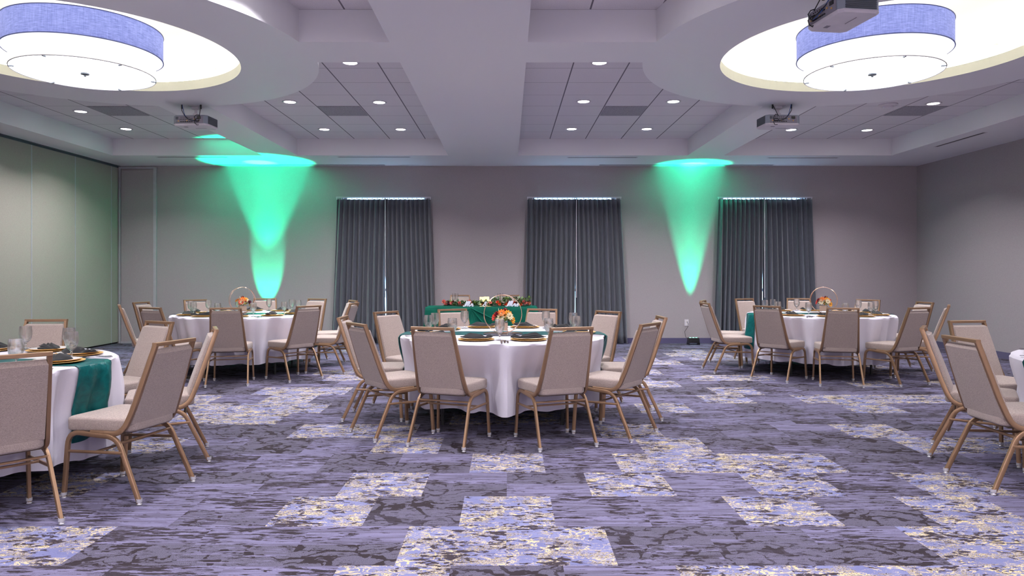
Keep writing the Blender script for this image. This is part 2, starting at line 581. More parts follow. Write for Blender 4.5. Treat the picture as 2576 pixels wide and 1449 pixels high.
# ------------------------------------------------------------------ ceiling: soffit with coffers and two round light wells
COFF = [(-6.69, -4.16), (-3.57, -1.02), (.165, 3.03), (3.645, 6.48)]
COFY = [(6.73, 12.10), (.765, 6.135), (-3.6, .17)]
DISC = [(-3.865, 6.43), (3.335, 6.45)]
DISC += [(-3.865, .47), (3.335, .47)]
R_OUT, R_IN = 2.09, 1.37
pts, edg, tags_ = [], [], []
def addloop(pl):
    o = len(pts); pts.extend(pl)
    for i in range(len(pl)): edg.append((o + i, o + (i + 1) % len(pl)))
addloop([(XL - .1, YF), (XR, YF), (XR, YB), (XL - .1, YB)])
rects = [(x0, x1, y0, y1) for (x0, x1) in COFF for (y0, y1) in COFY]
for x0, x1, y0, y1 in rects: addloop([(x0, y0), (x1, y0), (x1, y1), (x0, y1)])
for cx, cy in DISC:
    addloop([(cx + R_OUT * math.cos(2 * PI * i / 128), cy + R_OUT * math.sin(2 * PI * i / 128)) for i in range(128)])
    addloop([(cx + R_IN * math.cos(2 * PI * i / 96), cy + R_IN * math.sin(2 * PI * i / 96)) for i in range(96)])
res = geometry.delaunay_2d_cdt([Vector(p) for p in pts], edg, [], 0, 1e-5)
V2, F2 = res[0], res[2]
def region(x, y):
    for cx, cy in DISC:
        d = math.hypot(x - cx, y - cy)
        if d < R_IN: return 'hole'
        if d < R_OUT: return 'soffit'
    for x0, x1, y0, y1 in rects:
        if x0 < x < x1 and y0 < y < y1: return 'coffer'
    return 'soffit'
reg = []
for f in F2:
    c = sum((V2[i] for i in f), Vector((0, 0))) / len(f)
    reg.append(region(c.x, c.y))
ed = {}
for fi, f in enumerate(F2):
    for i in range(len(f)):
        a, b2 = f[i], f[(i + 1) % len(f)]
        ed.setdefault((min(a, b2), max(a, b2)), []).append(fi)
sv = [(v.x, v.y, ZS) for v in V2] + [(v.x, v.y, ZT + .01) for v in V2] + [(v.x, v.y, ZS + .10) for v in V2]
NV = len(V2)
sf = [tuple(f) for f, r in zip(F2, reg) if r == 'soffit']
for (a, b2), fs in ed.items():
    if len(fs) == 2 and reg[fs[0]] != reg[fs[1]] and 'soffit' in (reg[fs[0]], reg[fs[1]]):
        other = reg[fs[0]] if reg[fs[1]] == 'soffit' else reg[fs[1]]
        o = NV if other == 'coffer' else 2 * NV
        sf.append((a, b2, o + b2, o + a))
me = bpy.data.meshes.new('ceiling')
me.from_pydata(sv, [], sf); me.update()
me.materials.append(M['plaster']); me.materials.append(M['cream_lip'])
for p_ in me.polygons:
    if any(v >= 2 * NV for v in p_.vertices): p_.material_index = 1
ce = bpy.data.objects.new('ceiling', me); COL.objects.link(ce); struct(ce)
# tiled panels above the coffers, each with its own grid origin
GX = [-5.143, -1.405, .102, 4.18]
for (x0, x1), gx in zip(COFF, GX):
    for (y0, y1), gy in zip(COFY, (12.10, 6.135, .17)):
        b = MB().add([(x0 - .02 - gx, y0 - .02 - gy, 0), (x1 + .02 - gx, y0 - .02 - gy, 0), (x1 + .02 - gx, y1 + .02 - gy, 0), (x0 - .02 - gx, y1 + .02 - gy, 0)], [(0, 3, 2, 1)])
        # leave out what the light well's dome takes: the dome reaches above the tiles, so cut by disc
        def keep(x, y): return all(math.hypot(x - cx, y - cy) > R_IN + .32 for cx, cy in DISC)
        vv, ffs = [], []
        nx, ny = 24, 44
        for i in range(nx + 1):
            for j in range(ny + 1):
                vv.append((x0 - .02 + (x1 - x0 + .04) * i / nx, y0 - .02 + (y1 - y0 + .04) * j / ny))
        for i in range(nx):
            for j in range(ny):
                q = [i * (ny + 1) + j, (i + 1) * (ny + 1) + j, (i + 1) * (ny + 1) + j + 1, i * (ny + 1) + j + 1]
                cxm = sum(vv[t][0] for t in q) / 4; cym = sum(vv[t][1] for t in q) / 4
                if keep(cxm, cym): ffs.append(q[::-1])
        b = MB(); b.v = [(x - gx, y - gy, 0) for x, y in vv]; b.f = [tuple(f) for f in ffs]
        struct(b.build('ceiling', 'tile', loc=(gx, gy, ZT), smooth=False))
# domes with a cove shelf behind the lip
for cx, cy in DISC:
    b = MB()
    prof = [(R_IN + .005, ZS + .10), (R_IN + .30, ZS + .10), (R_IN + .31, ZS + .22), (R_IN + .24, ZS + .34), (R_IN + .05, ZS + .44), (R_IN - .3, ZS + .54),
            (R_IN - .8, ZS + .61), (.3, ZS + .64), (.001, ZS + .645)]
    b.lathe(prof, 72)
    struct(b.build('ceiling', 'cream_dome', loc=(cx, cy, 0)))
    b = MB().tube([(cx + (R_IN + .12) * math.cos(2 * PI * i / 64), cy + (R_IN + .12) * math.sin(2 * PI * i / 64), ZS + .125) for i in range(64)], .016, 6, loop=True)
    if cy > 3:
        side = 'left' if cx < 0 else 'right'
        tag(b.build('cove_light', 'cove_led'), 'warm light strip hidden in the cove of the %s round ceiling well' % side, 'light strip')
    else:
        tag(b.build('cove_light', 'cove_led'), 'warm cove light strip of the %s round ceiling well behind the camera' % ('left' if cx < 0 else 'right'), 'light strip')

# drum pendants
def drum(cx, cy, label):
    e = tag(empty('drum_pendant', (cx, cy, 3.107)), label, 'ceiling lamp', 'two-tier drum pendants')
    b = MB(); b.lathe([(.631, .165), (.635, .165), (.635, .405), (.631, .405)], 72)
    o = b.build('outer_shade', 'blue_shade', e)
    MB().lathe([(.630, .404), (.630, .166), (.6315, .1655)], 72).build('shade_lining', 'white_shade', o)
    b = MB()
    for z in (.168, .402): b.tube([(.6365 * math.cos(2 * PI * i / 72), .6365 * math.sin(2 * PI * i / 72), z) for i in range(72)], .004, 6, loop=True)
    x = b.build('shade_band', 'blue_band', o)
    b = MB(); b.lathe([(.573, 0.004), (.573, .38), (.567, .38), (.567, 0.004)], 72); o = b.build('inner_shade', 'white_shade', e)
    b = MB(); b.tube([(.573 * math.cos(2 * PI * i / 72), .573 * math.sin(2 * PI * i / 72), 0) for i in range(72)], .0045, 6, loop=True)
    b.build('rim_ring', 'alu', o)
    b = MB(); b.lathe([(.001, .01), (.56, .01), (.565, .0), (.57, .008)], 72); o = b.build('diffuser', 'diffuser', e)
    b = MB(); b.lathe([(.001, -.022), (.010, -.022), (.012, -.008), (.036, -.004), (.036, .008)], 24); b.build('finial', 'dark_grey', o)
    for i in range(6):
        a = .5 + i * PI / 3
        MB().box((.55 * math.cos(a), .55 * math.sin(a), -.001), (.04, .012, .012), Matrix.Rotation(a, 3, 'Z')).build('clip', 'dark_grey', o)
    MB().tube([(0, 0, .3), (0, 0, ZS + .64 - 3.107)], .012).build('stem', 'alu', e)
    b = MB(); b.lathe([(.001, .80), (.09, .80), (.09, .83), (.001, .83)], 24); b.build('canopy', 'alu', e)
    return e
M['blue_band'] = simple('blue_band', (58, 66, 120), .6)
d0 = drum(-3.805, 6.43, 'large two-tier drum lamp with blue woven shade in the left round ceiling well')
dup(d0, (3.28, 6.45, 3.107), 0, 'large two-tier drum lamp with blue woven shade in the right round ceiling well')
dup(d0, (DISC[2][0], DISC[2][1], 3.107), 0, 'drum lamp in the left ceiling well behind the camera')
dup(d0, (DISC[3][0], DISC[3][1], 3.107), 0, 'drum lamp in the right ceiling well behind the camera')

# downlights
dn = ['leftmost recessed downlight, in the far left coffer', 'recessed downlight beside the left projector, nearer the back wall',
      'recessed downlight left of the grey grille in the left centre coffer', 'recessed downlight right of the grey grille in the left centre coffer',
      'recessed downlight at the back left of the left centre coffer', 'recessed downlight at the back right of the left centre coffer',
      'recessed downlight left of the grille in the right centre coffer', 'recessed downlight right of the grille in the right centre coffer',
      'recessed downlight at the back left of the right centre coffer', 'recessed downlight at the back right of the right centre coffer',
      'recessed downlight at the back of the far right coffer, right of the grille', 'rightmost recessed downlight, beside the ceiling sensor',
      'recessed downlight half hidden behind the right projector', 'recessed downlight cut by the beam edge, left centre coffer',
      'recessed downlight cut by the beam edge, right centre coffer']
dl0 = None
for i, (x, y) in enumerate(downlights):
    lb = dn[i] if i < len(dn) else 'recessed downlight %s, %s coffer' % ({7.0: 'over the back edge of the drum lamp', 5.2: 'in front of the drum lamp', 4.6: 'beside the drum lamp', 3.3: 'before the cross beam', 2.2: 'above the camera', 1.2: 'just above the camera', -1.0: 'behind the camera', -1.2: 'well behind the camera'}.get(y, 'above'), 'far left' if x < -4 else 'left centre' if x < 0 else 'right centre' if x < 3 else 'far right')
    if dl0 is None:
        dl0 = tag(empty('downlight', (x, y, ZT)), lb, 'downlight', 'recessed downlights')
        b = MB(); b.lathe([(.074, -.001), (.100, -.001), (.100, -.008), (.086, -.010), (.074, -.006)], 28); b.build('trim_ring', 'white_plastic', dl0)
        b = MB(); b.lathe([(.001, -.004), (.075, -.004), (.0755, -.0035)], 28); b.build('lens', 'led', dl0)
    else:
        dup(dl0, (x, y, ZT), 0, lb, 'recessed downlights' if i < len(dn) else 'unseen downlights')
    lamp('downlight_beam', 'AREA', (x, y, ZT - .016), P_DOWN, LAMPC, shape='DISK', size=.15, spread=math.radians(125))

# unseen fill lamps added on the wall behind the camera, to brighten the soffit
for i, x in enumerate((-5.6, -1.9, 1.9, 5.6)):
    e = tag(empty('wall_sconce', (x, YF, 1.95)), 'added unseen fill uplight on the wall behind the camera, %s' % ('far left', 'left of centre', 'right of centre', 'far right')[i], 'fill lamp', 'wall sconces')
    MB().box((0, .015, 0), (.30, .03, .14)).build('back_plate', 'white_plastic', e, smooth=False)
    MB().box((0, .08, -.05), (.60, .13, .02)).box((0, .145, -.02), (.60, .012, .08)).build('bowl', 'white_plastic', e, smooth=False)
    lamp('sconce_light', 'AREA', (x, YF + .09, 2.03), P_SCONCE, LAMPC, (math.radians(180 - 12), 0, 0), shape='RECTANGLE', size=.55, size_y=.10, spread=math.radians(140))

# return grilles, sensor, slot diffusers
gn = ['grey perforated return grille in the far left coffer', 'grey perforated return grille in the left centre coffer',
      'grey perforated return grille in the right centre coffer', 'grey perforated return grille in the far right coffer']
for (gx, kx, lb) in zip(GX, (1 - .0, -2, 2, 1), gn):
    cxg = {0: -5.143 - .3, 1: -1.405 - .9 - .0, 2: .102 + 1.5, 3: 4.18 + 1.5}[GX.index(gx)]
    if GX.index(gx) == 0: cxg = -5.143 - .3 - 0.0
    o = MB().box((0, 0, 0), (.57, .57, .006)).build('return_grille', 'perf', loc=(cxg, 12.10 - .6 * 3.5 + .6 * 0, ZT - .004), smooth=False)
    tag(o, lb, 'vent', 'return grilles')
x, y = up(2234, 263, ZT)
e = tag(empty('ceiling_sensor', (x, y, ZT)), 'white domed ceiling sensor beside the rightmost grey grille', 'sensor')
b = MB(); b.lathe([(.12, 0), (.12, -.012), (.10, -.02), (.001, -.02)], 28); b.build('base', 'white_plastic', e)
b = MB(); b.lathe([(.065, -.02), (.06, -.045), (.035, -.06), (.001, -.064)], 24); b.build('cover', 'white_plastic', e)
sl = [((395, 573), 395, 'black linear slot diffuser at the back, left of the left green light'),
      ((850, 1032), 395, 'black linear slot diffuser above the left curtains'),
      ((1428, 1603), 396, 'black linear slot diffuser above the middle curtains'),
      ((1932, 2108), 397, 'black linear slot diffuser above the right curtains')]
def slot(x0, x1, yy, lb):
    L = x1 - x0
    e = tag(empty('slot_diffuser', ((x0 + x1) / 2, yy, ZS)), lb, 'vent', 'linear slot diffusers')
    MB().box((0, -.028, -.001), (L, .012, .003)).box((0, .028, -.001), (L, .012, .003)).box((-L / 2, 0, -.001), (.02, .07, .003)).box((L / 2, 0, -.001), (.02, .07, .003)).build('frame', 'white_plastic', e, smooth=False)
    MB().box((0, 0, .002), (L - .02, .045, .008)).build('slot', 'black', e, smooth=False)
    return e
for (a, c), py, lb in sl:
    xa, yy = up(a, py, ZS); xb, _ = up(c, py, ZS)
    slot(xa, xb, yy, lb)
xa, ya = up(2352, 369, ZS); xb, yb_ = up(2480, 333, ZS)
e = slot(0, abs(yb_ - ya), 0, 'black linear slot diffuser along the right wall')
e.location = ((xa + xb) / 2, (ya + yb_) / 2, ZS); e.rotation_euler = (0, 0, PI / 2)
# projection screen housings at the wall and ceiling joint
for (a, c, lb) in ((540, 968, 'thin recessed projection screen slot above the left green light'), (1508, 1945, 'thin recessed projection screen slot above the right green light')):
    yy = YB - .16
    xa, xb = (a - CX) / F * yy, (c - CX) / F * yy
    e = tag(empty('screen_slot', ((xa + xb) / 2, yy, ZS)), lb, 'screen housing', 'screen slots')
    L = xb - xa
    MB().box((0, -.05, -.002), (L, .035, .004)).box((0, .05, -.002), (L, .035, .004)).build('housing', 'white_plastic', e, smooth=False)
    MB().box((0, 0, -.001), (L, .06, .003)).build('slot', 'dark_grey', e, smooth=False)

# ------------------------------------------------------------------ projectors
def projector(loc, rz, label, flip):
    e = tag(empty('projector', loc, rz), label, 'projector', 'ceiling projectors')
    w, d, h = .41, .30, .12
    z0 = loc[2]; top = ZS - z0
    # body: tapered in plan towards the lens
    b = MB()
    def outline(sx, sy, z, ch=.03):
        return [(-w / 2 * sx + ch, -d / 2 * sy, z), (w / 2 * sx - ch, -d / 2 * sy, z), (w / 2 * sx, -d / 2 * sy + ch, z), (w / 2 * sx, d / 2 * sy - ch, z),
                (w / 2 * sx - ch, d / 2 * sy, z), (-w / 2 * sx + ch, d / 2 * sy, z), (-w / 2 * sx, d / 2 * sy - ch, z), (-w / 2 * sx, -d / 2 * sy + ch, z)]
    b.loft([outline(1, 1, .02), outline(1, 1, h - .008), outline(.97, .97, h)])
    body = b.build('body', 'grey_plastic', e, smooth=False)
    b = MB(); b.loft([outline(.96, .94, 0), outline(1.01, 1.01, .012), outline(1.01, 1.01, .0215)])
    lid = b.build('bottom_cover', 'white_plastic', e, smooth=False)
    MB().box((.05, .03, -.0008), (.13, .004, .003)).build('cover_seam', 'tile_grille', lid, smooth=False)
    MB().box((-.09, -.06, -.0008), (.045, .03, .002)).build('rating_label', 'tile_grille', lid, smooth=False)
    for sgn in (-1, 1):
        b = MB()
        b.box((sgn * (w / 2 - .002), 0, .07), (.006, d - .08, .09))
        for i in range(7):
            b.box((sgn * w / 2, 0, .032 + i * .0125), (.010, d - .075, .006))
        b.build('vent_grille', 'dark_grey', body, smooth=False)
    pn = MB().box((0, -d / 2 - .001, .066), (w - .085, .004, .086)).build('rear_panel', 'tile_grille', e, smooth=False)
    def port(x, z, sx, sz, mt='black', nm='port'):
        MB().box((x, -d / 2 - .005, z), (sx, .006, sz)).build(nm, mt, pn, smooth=False)
    for i in range(6): port(-.10 + i * .026, .042, .018, .009)
    for i in range(8): port(-.11 + i * .02, .072, .009, .009)
    for i in range(5): port(-.10 + i * .024, .092, .006, .006)
    port(.115, .088, .045, .028, nm='power_inlet'); port(-.15, .085, .03, .03, 'dark_grey', 'speaker_grille')
    for x, z in ((.115, .052), (-.03, .056), (-.132, .052), (.062, .072)): port(x, z, .012, .012, 'gold', 'socket')
    b = MB().tube([(.06, d / 2 - .01, .065), (.06, d / 2 + .03, .065)], .042, 20); b.build('lens', 'black', e)
    b = MB()
    b.box((0, 0, h + .012), (.17, .13, .008))
    for x in (-.06, .06):
        b.tube([(x, -.05, h), (x, -.05, h + .016)], .008, 6); b.tube([(x, .05, h), (x, .05, h + .016)], .008, 6)
    b.box((0, 0, h + .03), (.05, .05, .035)); b.tube([(0, 0, h + .04), (0, 0, top - .01)], .016, 10)
    b.box((0, 0, top - .022), (.085, .06, .03)); b.box((0, 0, top - .003), (.14, .12, .006))
    b.build('mount_bracket', 'white_plastic', e, smooth=False)
    def arc(p, q, sag, nn=12):
        p, q = Vector(p), Vector(q)
        return [p.lerp(q, t / nn) + Vector(sag) * math.sin(PI * t / nn) for t in range(nn + 1)]
    s_ = 1 if flip else -1
    MB().tube([(s_ * .12, -.10, top)] + arc((s_ * .12, -.10, top - .07), (-s_ * .12, -d / 2 - .012, .05), (0, -.05, -.05)), .004, 6).build('cable', 'black_rubber', e)
    MB().tube(arc((s_ * .115, -.10, top), (-s_ * .09, -d / 2 - .012, .046), (s_ * .02, -.03, -.06)), .0035, 6).build('cable', 'blue_cable', e)
    pts_ = [(-s_ * .10, -.08, top)] + [(-s_ * .10 + .03 * math.cos(t * .9), -d / 2 - .02 + .012 * math.sin(t * 1.7), .10 - t * .006 + .028 * math.sin(t * .9)) for t in range(14)]
    MB().tube(pts_, .004, 6).build('cable', 'black_rubber', e)
    MB().tube([(-s_ * .10, -.08, top - .002), (-s_ * .10, -.08, top - .05)], .011, 8).tube([(s_ * .12, -.10, top - .002), (s_ * .12, -.10, top - .05)], .008, 8).build('cable_plug', 'black', e)
    return e
M['blue_cable'] = simple('blue_cable', (40, 80, 150), .5)
projector((-3.72, 8.52, 3.045), math.radians(-4), 'white and grey projector hung under the ceiling beam, left', False)
projector((3.20, 8.50, 3.045), math.radians(4), 'white and grey projector hung under the ceiling beam, right of centre', True)
projector((2.32, 4.97, 3.06), math.radians(-82), 'nearest projector, hung in front of the right blue drum lamp', True)

# ------------------------------------------------------------------ curtains
cn = ['left', 'middle', 'right']
for wi, (a, m_, c, ab, cb_) in enumerate([(-3.17, -2.262, -1.44, -3.27, -1.34), (.355, 1.24, 2.075, .30, 2.19), (3.88, 4.69, 5.60, 3.81, 5.70)]):
    zt = 2.665
    for side in (0, 1):
        x0, x1 = (a, m_ + .03) if side == 0 else (m_ - .02, c)
        xb0, xb1 = (ab, m_ + .004) if side == 0 else (m_ + .006, cb_)
        nf = 10; rows = []; nz = 16; nx = nf * 14
        ph = random.random() * 6
        for j in range(nz + 1):
            t = j / nz
            z = zt - t * (zt - .012)
            row = []
            for i in range(nx + 1):
                u = i / nx
                # lower edges part a little so a slit of daylight shows at the middle
                gap = 0
                if side == 0 and u > .9: gap = -(.040, .018, .030)[wi] * math.sin(PI * min(1, max(0, (t - .15) / .85))) * (u - .9) / .1
                if side == 1 and u < .1: gap = (.012, .004, .008)[wi] * math.sin(PI * min(1, max(0, (t - .3) / .7))) * (.1 - u) / .1
                x = (x0 + (x1 - x0) * u) * (1 - t) + (xb0 + (xb1 - xb0) * u) * t + gap
                a_ = 2 * PI * nf * u
                w_ = math.sin(a_ + .7 * t * math.sin(u * 9 + ph))
                y = YB - .115 - side * .035 * max(0, 1 - 12 * u) + .068 * (abs(w_) ** .85) * math.copysign(1, w_) + .012 * t * math.sin(a_ * .5 + ph) + .006 * math.sin(a_ * 2.3 + ph * 2 + t)
                x += .012 * math.sin(2 * a_) + .012 * t * math.sin(u * 23 + ph + t * 3)
                zz = z + (0.012 * (math.sin(a_) > 0) if j == 0 else 0)
                row.append((x, y, zz))
            rows.append(row)
        b = MB(); b.loft(rows, False, False)
        nm = 'grey blackout curtain, %s half of the %s window' % ('left' if side == 0 else 'right', cn[wi])
        o = tag(empty('curtain', ((x0 + x1) / 2, YB - .115, 0)), nm, 'curtain', 'window curtains')
        b.xf(Matrix.Translation((-(x0 + x1) / 2, -(YB - .115), 0)))
        k_ = b.build('curtain_panel', 'curtain', o)
        sm = k_.modifiers.new('thick', 'SOLIDIFY'); sm.thickness = .003
        hk = MB().box((0, 0, 0), (.012, .012, .03)).mesh('carrier', 'white_plastic', False)
        for i in range(nf + 1):
            h_ = bpy.data.objects.new('carrier', hk); COL.objects.link(h_); h_.parent = o
            h_.location = (x0 + (x1 - x0) * i / nf - (x0 + x1) / 2, 0, zt + .018)
    e = tag(MB().box((0, 0, 0), (c - a + .02, .03, .016)).build('curtain_track', 'track', loc=((a + c) / 2, YB - .115, zt + .042), smooth=False) if False else
            MB().box((0, 0, 0), (c - a + .02, .035, .014)).build('curtain_track', 'white_plastic', loc=((a + c) / 2, YB - .115, zt + .042), smooth=False),
            'thin white curtain track above the %s window curtains' % cn[wi], 'curtain track', 'curtain tracks')
    tag(MB().tube([(0, 0, 0), (0, 0, 1.795), (0, .012, 1.82), (0, .095, 1.834), (0, .105, 1.842)], .006, 8).build('curtain_wand', 'white_plastic', loc=(m_ + .005, YB - .222, .86)),
        'slim white draw wand hanging between the %s window curtains' % cn[wi], 'curtain wand', 'curtain wands')

# ------------------------------------------------------------------ outlet and up-lights
ox, oz = (1727 - CX) / F * YB, .385
e = tag(empty('wall_outlet', (ox, YB, oz)), 'white wall outlet with a black plug, in the right green light', 'outlet')
MB().box((0, -.003, 0), (.075, .006, .12)).build('cover_plate', 'white_plastic', e, smooth=False)
MB().box((0, -.008, -.025), (.03, .004, .03)).box((0, -.008, .025), (.03, .004, .03)).build('socket', 'porcelain', e, smooth=False)
def uplight(x, y, label):
    e = tag(empty('uplight', (x, y, 0)), label, 'uplight', 'green floor uplights')
    b = MB()
    def ring(w, d, z): return [(-w / 2, -d / 2, z), (w / 2, -d / 2, z), (w / 2, d / 2, z), (-w / 2, d / 2, z)]
    b.loft([ring(.20, .13, .035), ring(.20, .13, .06), ring(.185, .12, .125)])
    b.build('housing', 'black', e, smooth=False)
    for sx in (-1, 1):
        MB().box((sx * .095, 0, .02), (.02, .14, .04)).build('foot', 'black', e, smooth=False)
    lz = MB()
    for i in range(3):
        lz.lathe([(.001, .131), (.018, .131), (.02, .125)], 14, ((i - 1) * .055, 0, 0))
    lz.build('led_lens', 'green_led', e)
    return e
uplight(3.385, 13.10, 'small black floor uplight throwing green light, right of centre')
uplight(-4.48, 12.86, 'small black floor uplight throwing green light, behind the rear left round table')
p0, p1 = Vector((ox + .003, YB - .02, oz + .025)), Vector((3.34, 13.16, .11))
cp = [p0 + Vector((0, -.01, 0)), p0 + Vector((.015, -.03, -.05)), p0 + Vector((.01, -.03, -.1)), p0 + Vector((-.05, -.03, -.19)), p0 + Vector((-.035, -.04, -.28)), p0 + Vector((.0, -.08, -.34))]
tag(MB().tube([p0] + cp + [(3.345, 13.16, .05), (3.36, 13.15, .05)], .0035, 6).build('power_cord', 'black_rubber'),
    'thin black cord from the wall outlet to the green uplight', 'cord')
GREEN = (0.0, 1.0, .47)
# the LEDs of each fixture: (lean off the wall, half angle, softness, power, colour), a beam on the wall, a wide one, a tight hot one
HOT = (.08, 1.0, .50)
for x, y, beams in ((3.385, 13.15, ((0, 13.6, .6, 1300, GREEN), (1, 9, .9, 900, GREEN), (1, 5.5, .8, 1500, HOT))),
                    (-4.48, 12.88, ((-22, 14.2, .5, 330, GREEN), (2, 18.4, .3, 1250, GREEN), (-8, 8, 1.0, 230, GREEN), (0, 6, .8, 1400, HOT)))):
    for lean, half, soft, pw, col_ in beams:
        lamp('uplight_beam', 'SPOT', (x, y, .16), pw, col_, (math.radians(180 + lean), 0, 0), spot_size=math.radians(2 * half), spot_blend=soft, shadow_soft_size=.02)

# ------------------------------------------------------------------ chair
def superbox(b, w0, w1, y0, y1, z0, z1, r, crown=0, nseg=6):
    """soft cushion: plan trapezoid w0 (at y0) w1 (at y1), rounded by r"""
    rings = []
    for k_ in range(nseg * 2 + 1):
        a = -PI / 2 + PI * k_ / (nseg * 2)
        ins = r * (1 - math.cos(a)) ; zz = (z0 + r) if a < 0 else (z1 - r)
        zz = zz + r * math.sin(a)
        ring = []
        hw0, hw1 = w0 / 2 - ins, w1 / 2 - ins
        ya, yb = y0 + ins, y1 - ins
        cr = .045
        for (cx_, cy_, a0) in ((hw1 - cr, yb - cr, 0), (-hw1 + cr, yb - cr, PI / 2), (-hw0 + cr, ya + cr, PI), (hw0 - cr, ya + cr, 1.5 * PI)):
            for q in range(6):
                t = a0 + PI / 2 * q / 5
                ring.append((cx_ + cr * math.cos(t), cy_ + cr * math.sin(t), zz))
        rings.append(ring)
    if crown:
        top = rings[-1]
        for sc_, hh in ((.8, .6), (.5, .9), (.15, 1)):
            rings.append([(p[0] * sc_, (y0 + y1) / 2 + (p[1] - (y0 + y1) / 2) * sc_, z1 + crown * hh) for p in top])
    b.loft(rings)
    return b

def bez(pts_, rad, n_=5):
    """polyline with filleted corners"""
    pts_ = [Vector(p) for p in pts_]; out = [pts_[0]]
    for i in range(1, len(pts_) - 1):
        p = pts_[i]; a = (pts_[i - 1] - p); c = (pts_[i + 1] - p)
        r = min(rad, a.length * .49, c.length * .49)
        A, C = p + a.normalized() * r, p + c.normalized() * r
        for t in range(n_ + 1):
            u = t / n_
            out.append(A * (1 - u) ** 2 + p * 2 * u * (1 - u) + C * u ** 2)
    out.append(pts_[-1]); return out

def make_chair():
    e = empty('banquet_chair')
    b = superbox(MB(), .378, .445, -.200, .235, .394, .476, .018, .010)
    b.build('seat', 'chair_fabric', e)
    # seat board
    MB().box((0, .02, .391), (.36, .36, .014)).build('seat_board', 'dark_brown', e, smooth=False)
    # backrest: local plane from P0 (bottom) to P1 (top)
    yb0, zb0, yb1, zb1 = -.172, .430, -.330, .880
    b = MB(); ns = 10; rings = []
    wl, wt = .370, .318
    dirv = Vector((0, yb1 - yb0, zb1 - zb0)).normalized(); nrm = Vector((0, dirv.z, -dirv.y))   # towards the sitter
    Lb = math.hypot(yb1 - yb0, zb1 - zb0)
    for k_ in range(ns * 2 + 3):
        t = k_ / (ns * 2 + 2)
        s_ = Lb * t
        # rounding at both ends
        e1 = min(1, min(s_, Lb - s_) / .022)
        th = .046 * math.sqrt(max(0.02, 1 - (1 - e1) ** 2)) + .006 * math.sin(PI * t)
        w_ = (wl + (wt - wl) * t) / 2 - .009 * (1 - math.sqrt(max(0, 1 - (1 - e1) ** 2)))
        c_ = Vector((0, yb0, zb0)) + dirv * s_
        ring = []
        for a_, b_ in ((-1, .05), (-1, .72), (-.985, .92), (-.945, 1), (-.5, 1.05), (0, 1.07), (.5, 1.05), (.945, 1), (.985, .92), (1, .72), (1, .05), (.985, -.10), (0, -.13), (-.985, -.10)):
            ring.append(c_ + Vector((a_ * w_, 0, 0)) + nrm * (th * (b_ - .35)))
        rings.append(ring)
    b.loft(rings); b.build('backrest', 'chair_fabric', e)
    fr = MB()
    for s in (-1, 1):
        path = bez([(s * .207, .06, .390), (s * .206, -.150, .386), (s * .190, -.215, .53), (s * .162, -.343, .907)], .075, 7)
        fr.tube(path, (.011, .015), flat=True, side=(1, 0, 0))
    fr.tube([(-.173, -.343, .909), (.173, -.343, .909)], (.011, .0155), flat=True, side=(0, 0, 1))
    fr.build('back_frame', 'bronze', e)
    for s in (-1, 1):
        front = bez([(s * .228, .232, .012), (s * .214, .212, .392), (s * .212, .03, .378)], .085, 7)
        rear = bez([(s * .212, .03, .378), (s * .213, -.125, .372), (s * .232, -.292, .012)], .075, 7)
        for path in (front, rear):
            lg = MB().tube(path, (.0095, .0135), flat=True, side=(1, 0, 0)).build('leg', 'bronze', e)
            foot = path[0] if path is front else path[-1]
            g = MB(); g.lathe([(.001, 0), (.013, 0), (.015, .004), (.011, .009), (.010, .014), (.0165, .016), (.0165, .034), (.013, .034)], 12, (foot[0], foot[1], 0))
            g.build('glide', 'glide', lg)
        MB().tube([(s * .219, .216, .275), (s * .222, -.172, .285)], (.006, .008), flat=True, side=(1, 0, 0)).build('stretcher', 'bronze', e)
    MB().tube([(-.215, -.142, .338), (.215, -.142, .338)], (.008, .006), flat=True, side=(0, 1, 0)).build('stretcher', 'bronze', e)
    MB().tube([(-.216, .02, .281), (.216, .02, .281)], (.008, .006), flat=True, side=(0, 1, 0)).build('stretcher', 'bronze', e)
    return e
M['dark_brown'] = simple('dark_board', (92, 76, 66), .7)
chair0 = make_chair()
tag(chair0, '', 'chair', 'banquet chairs')
chair_used = [False]
def chair(x, y, rz, label, group):
    if not chair_used[0]:
        chair_used[0] = True
        chair0.location = (x, y, 0); chair0.rotation_euler = (0, 0, rz); chair0['label'] = label; chair0['group'] = group
        return chair0
    return dup(chair0, (x, y, 0), rz, label, group)

# ------------------------------------------------------------------ tables
class Table:
    pass
def rad(d): return d * PI / 180
def seatdir(phi):           # unit vector from table centre to the seat; phi from the camera side, positive to the left
    return Vector((-math.sin(rad(phi)), -math.cos(rad(phi))))

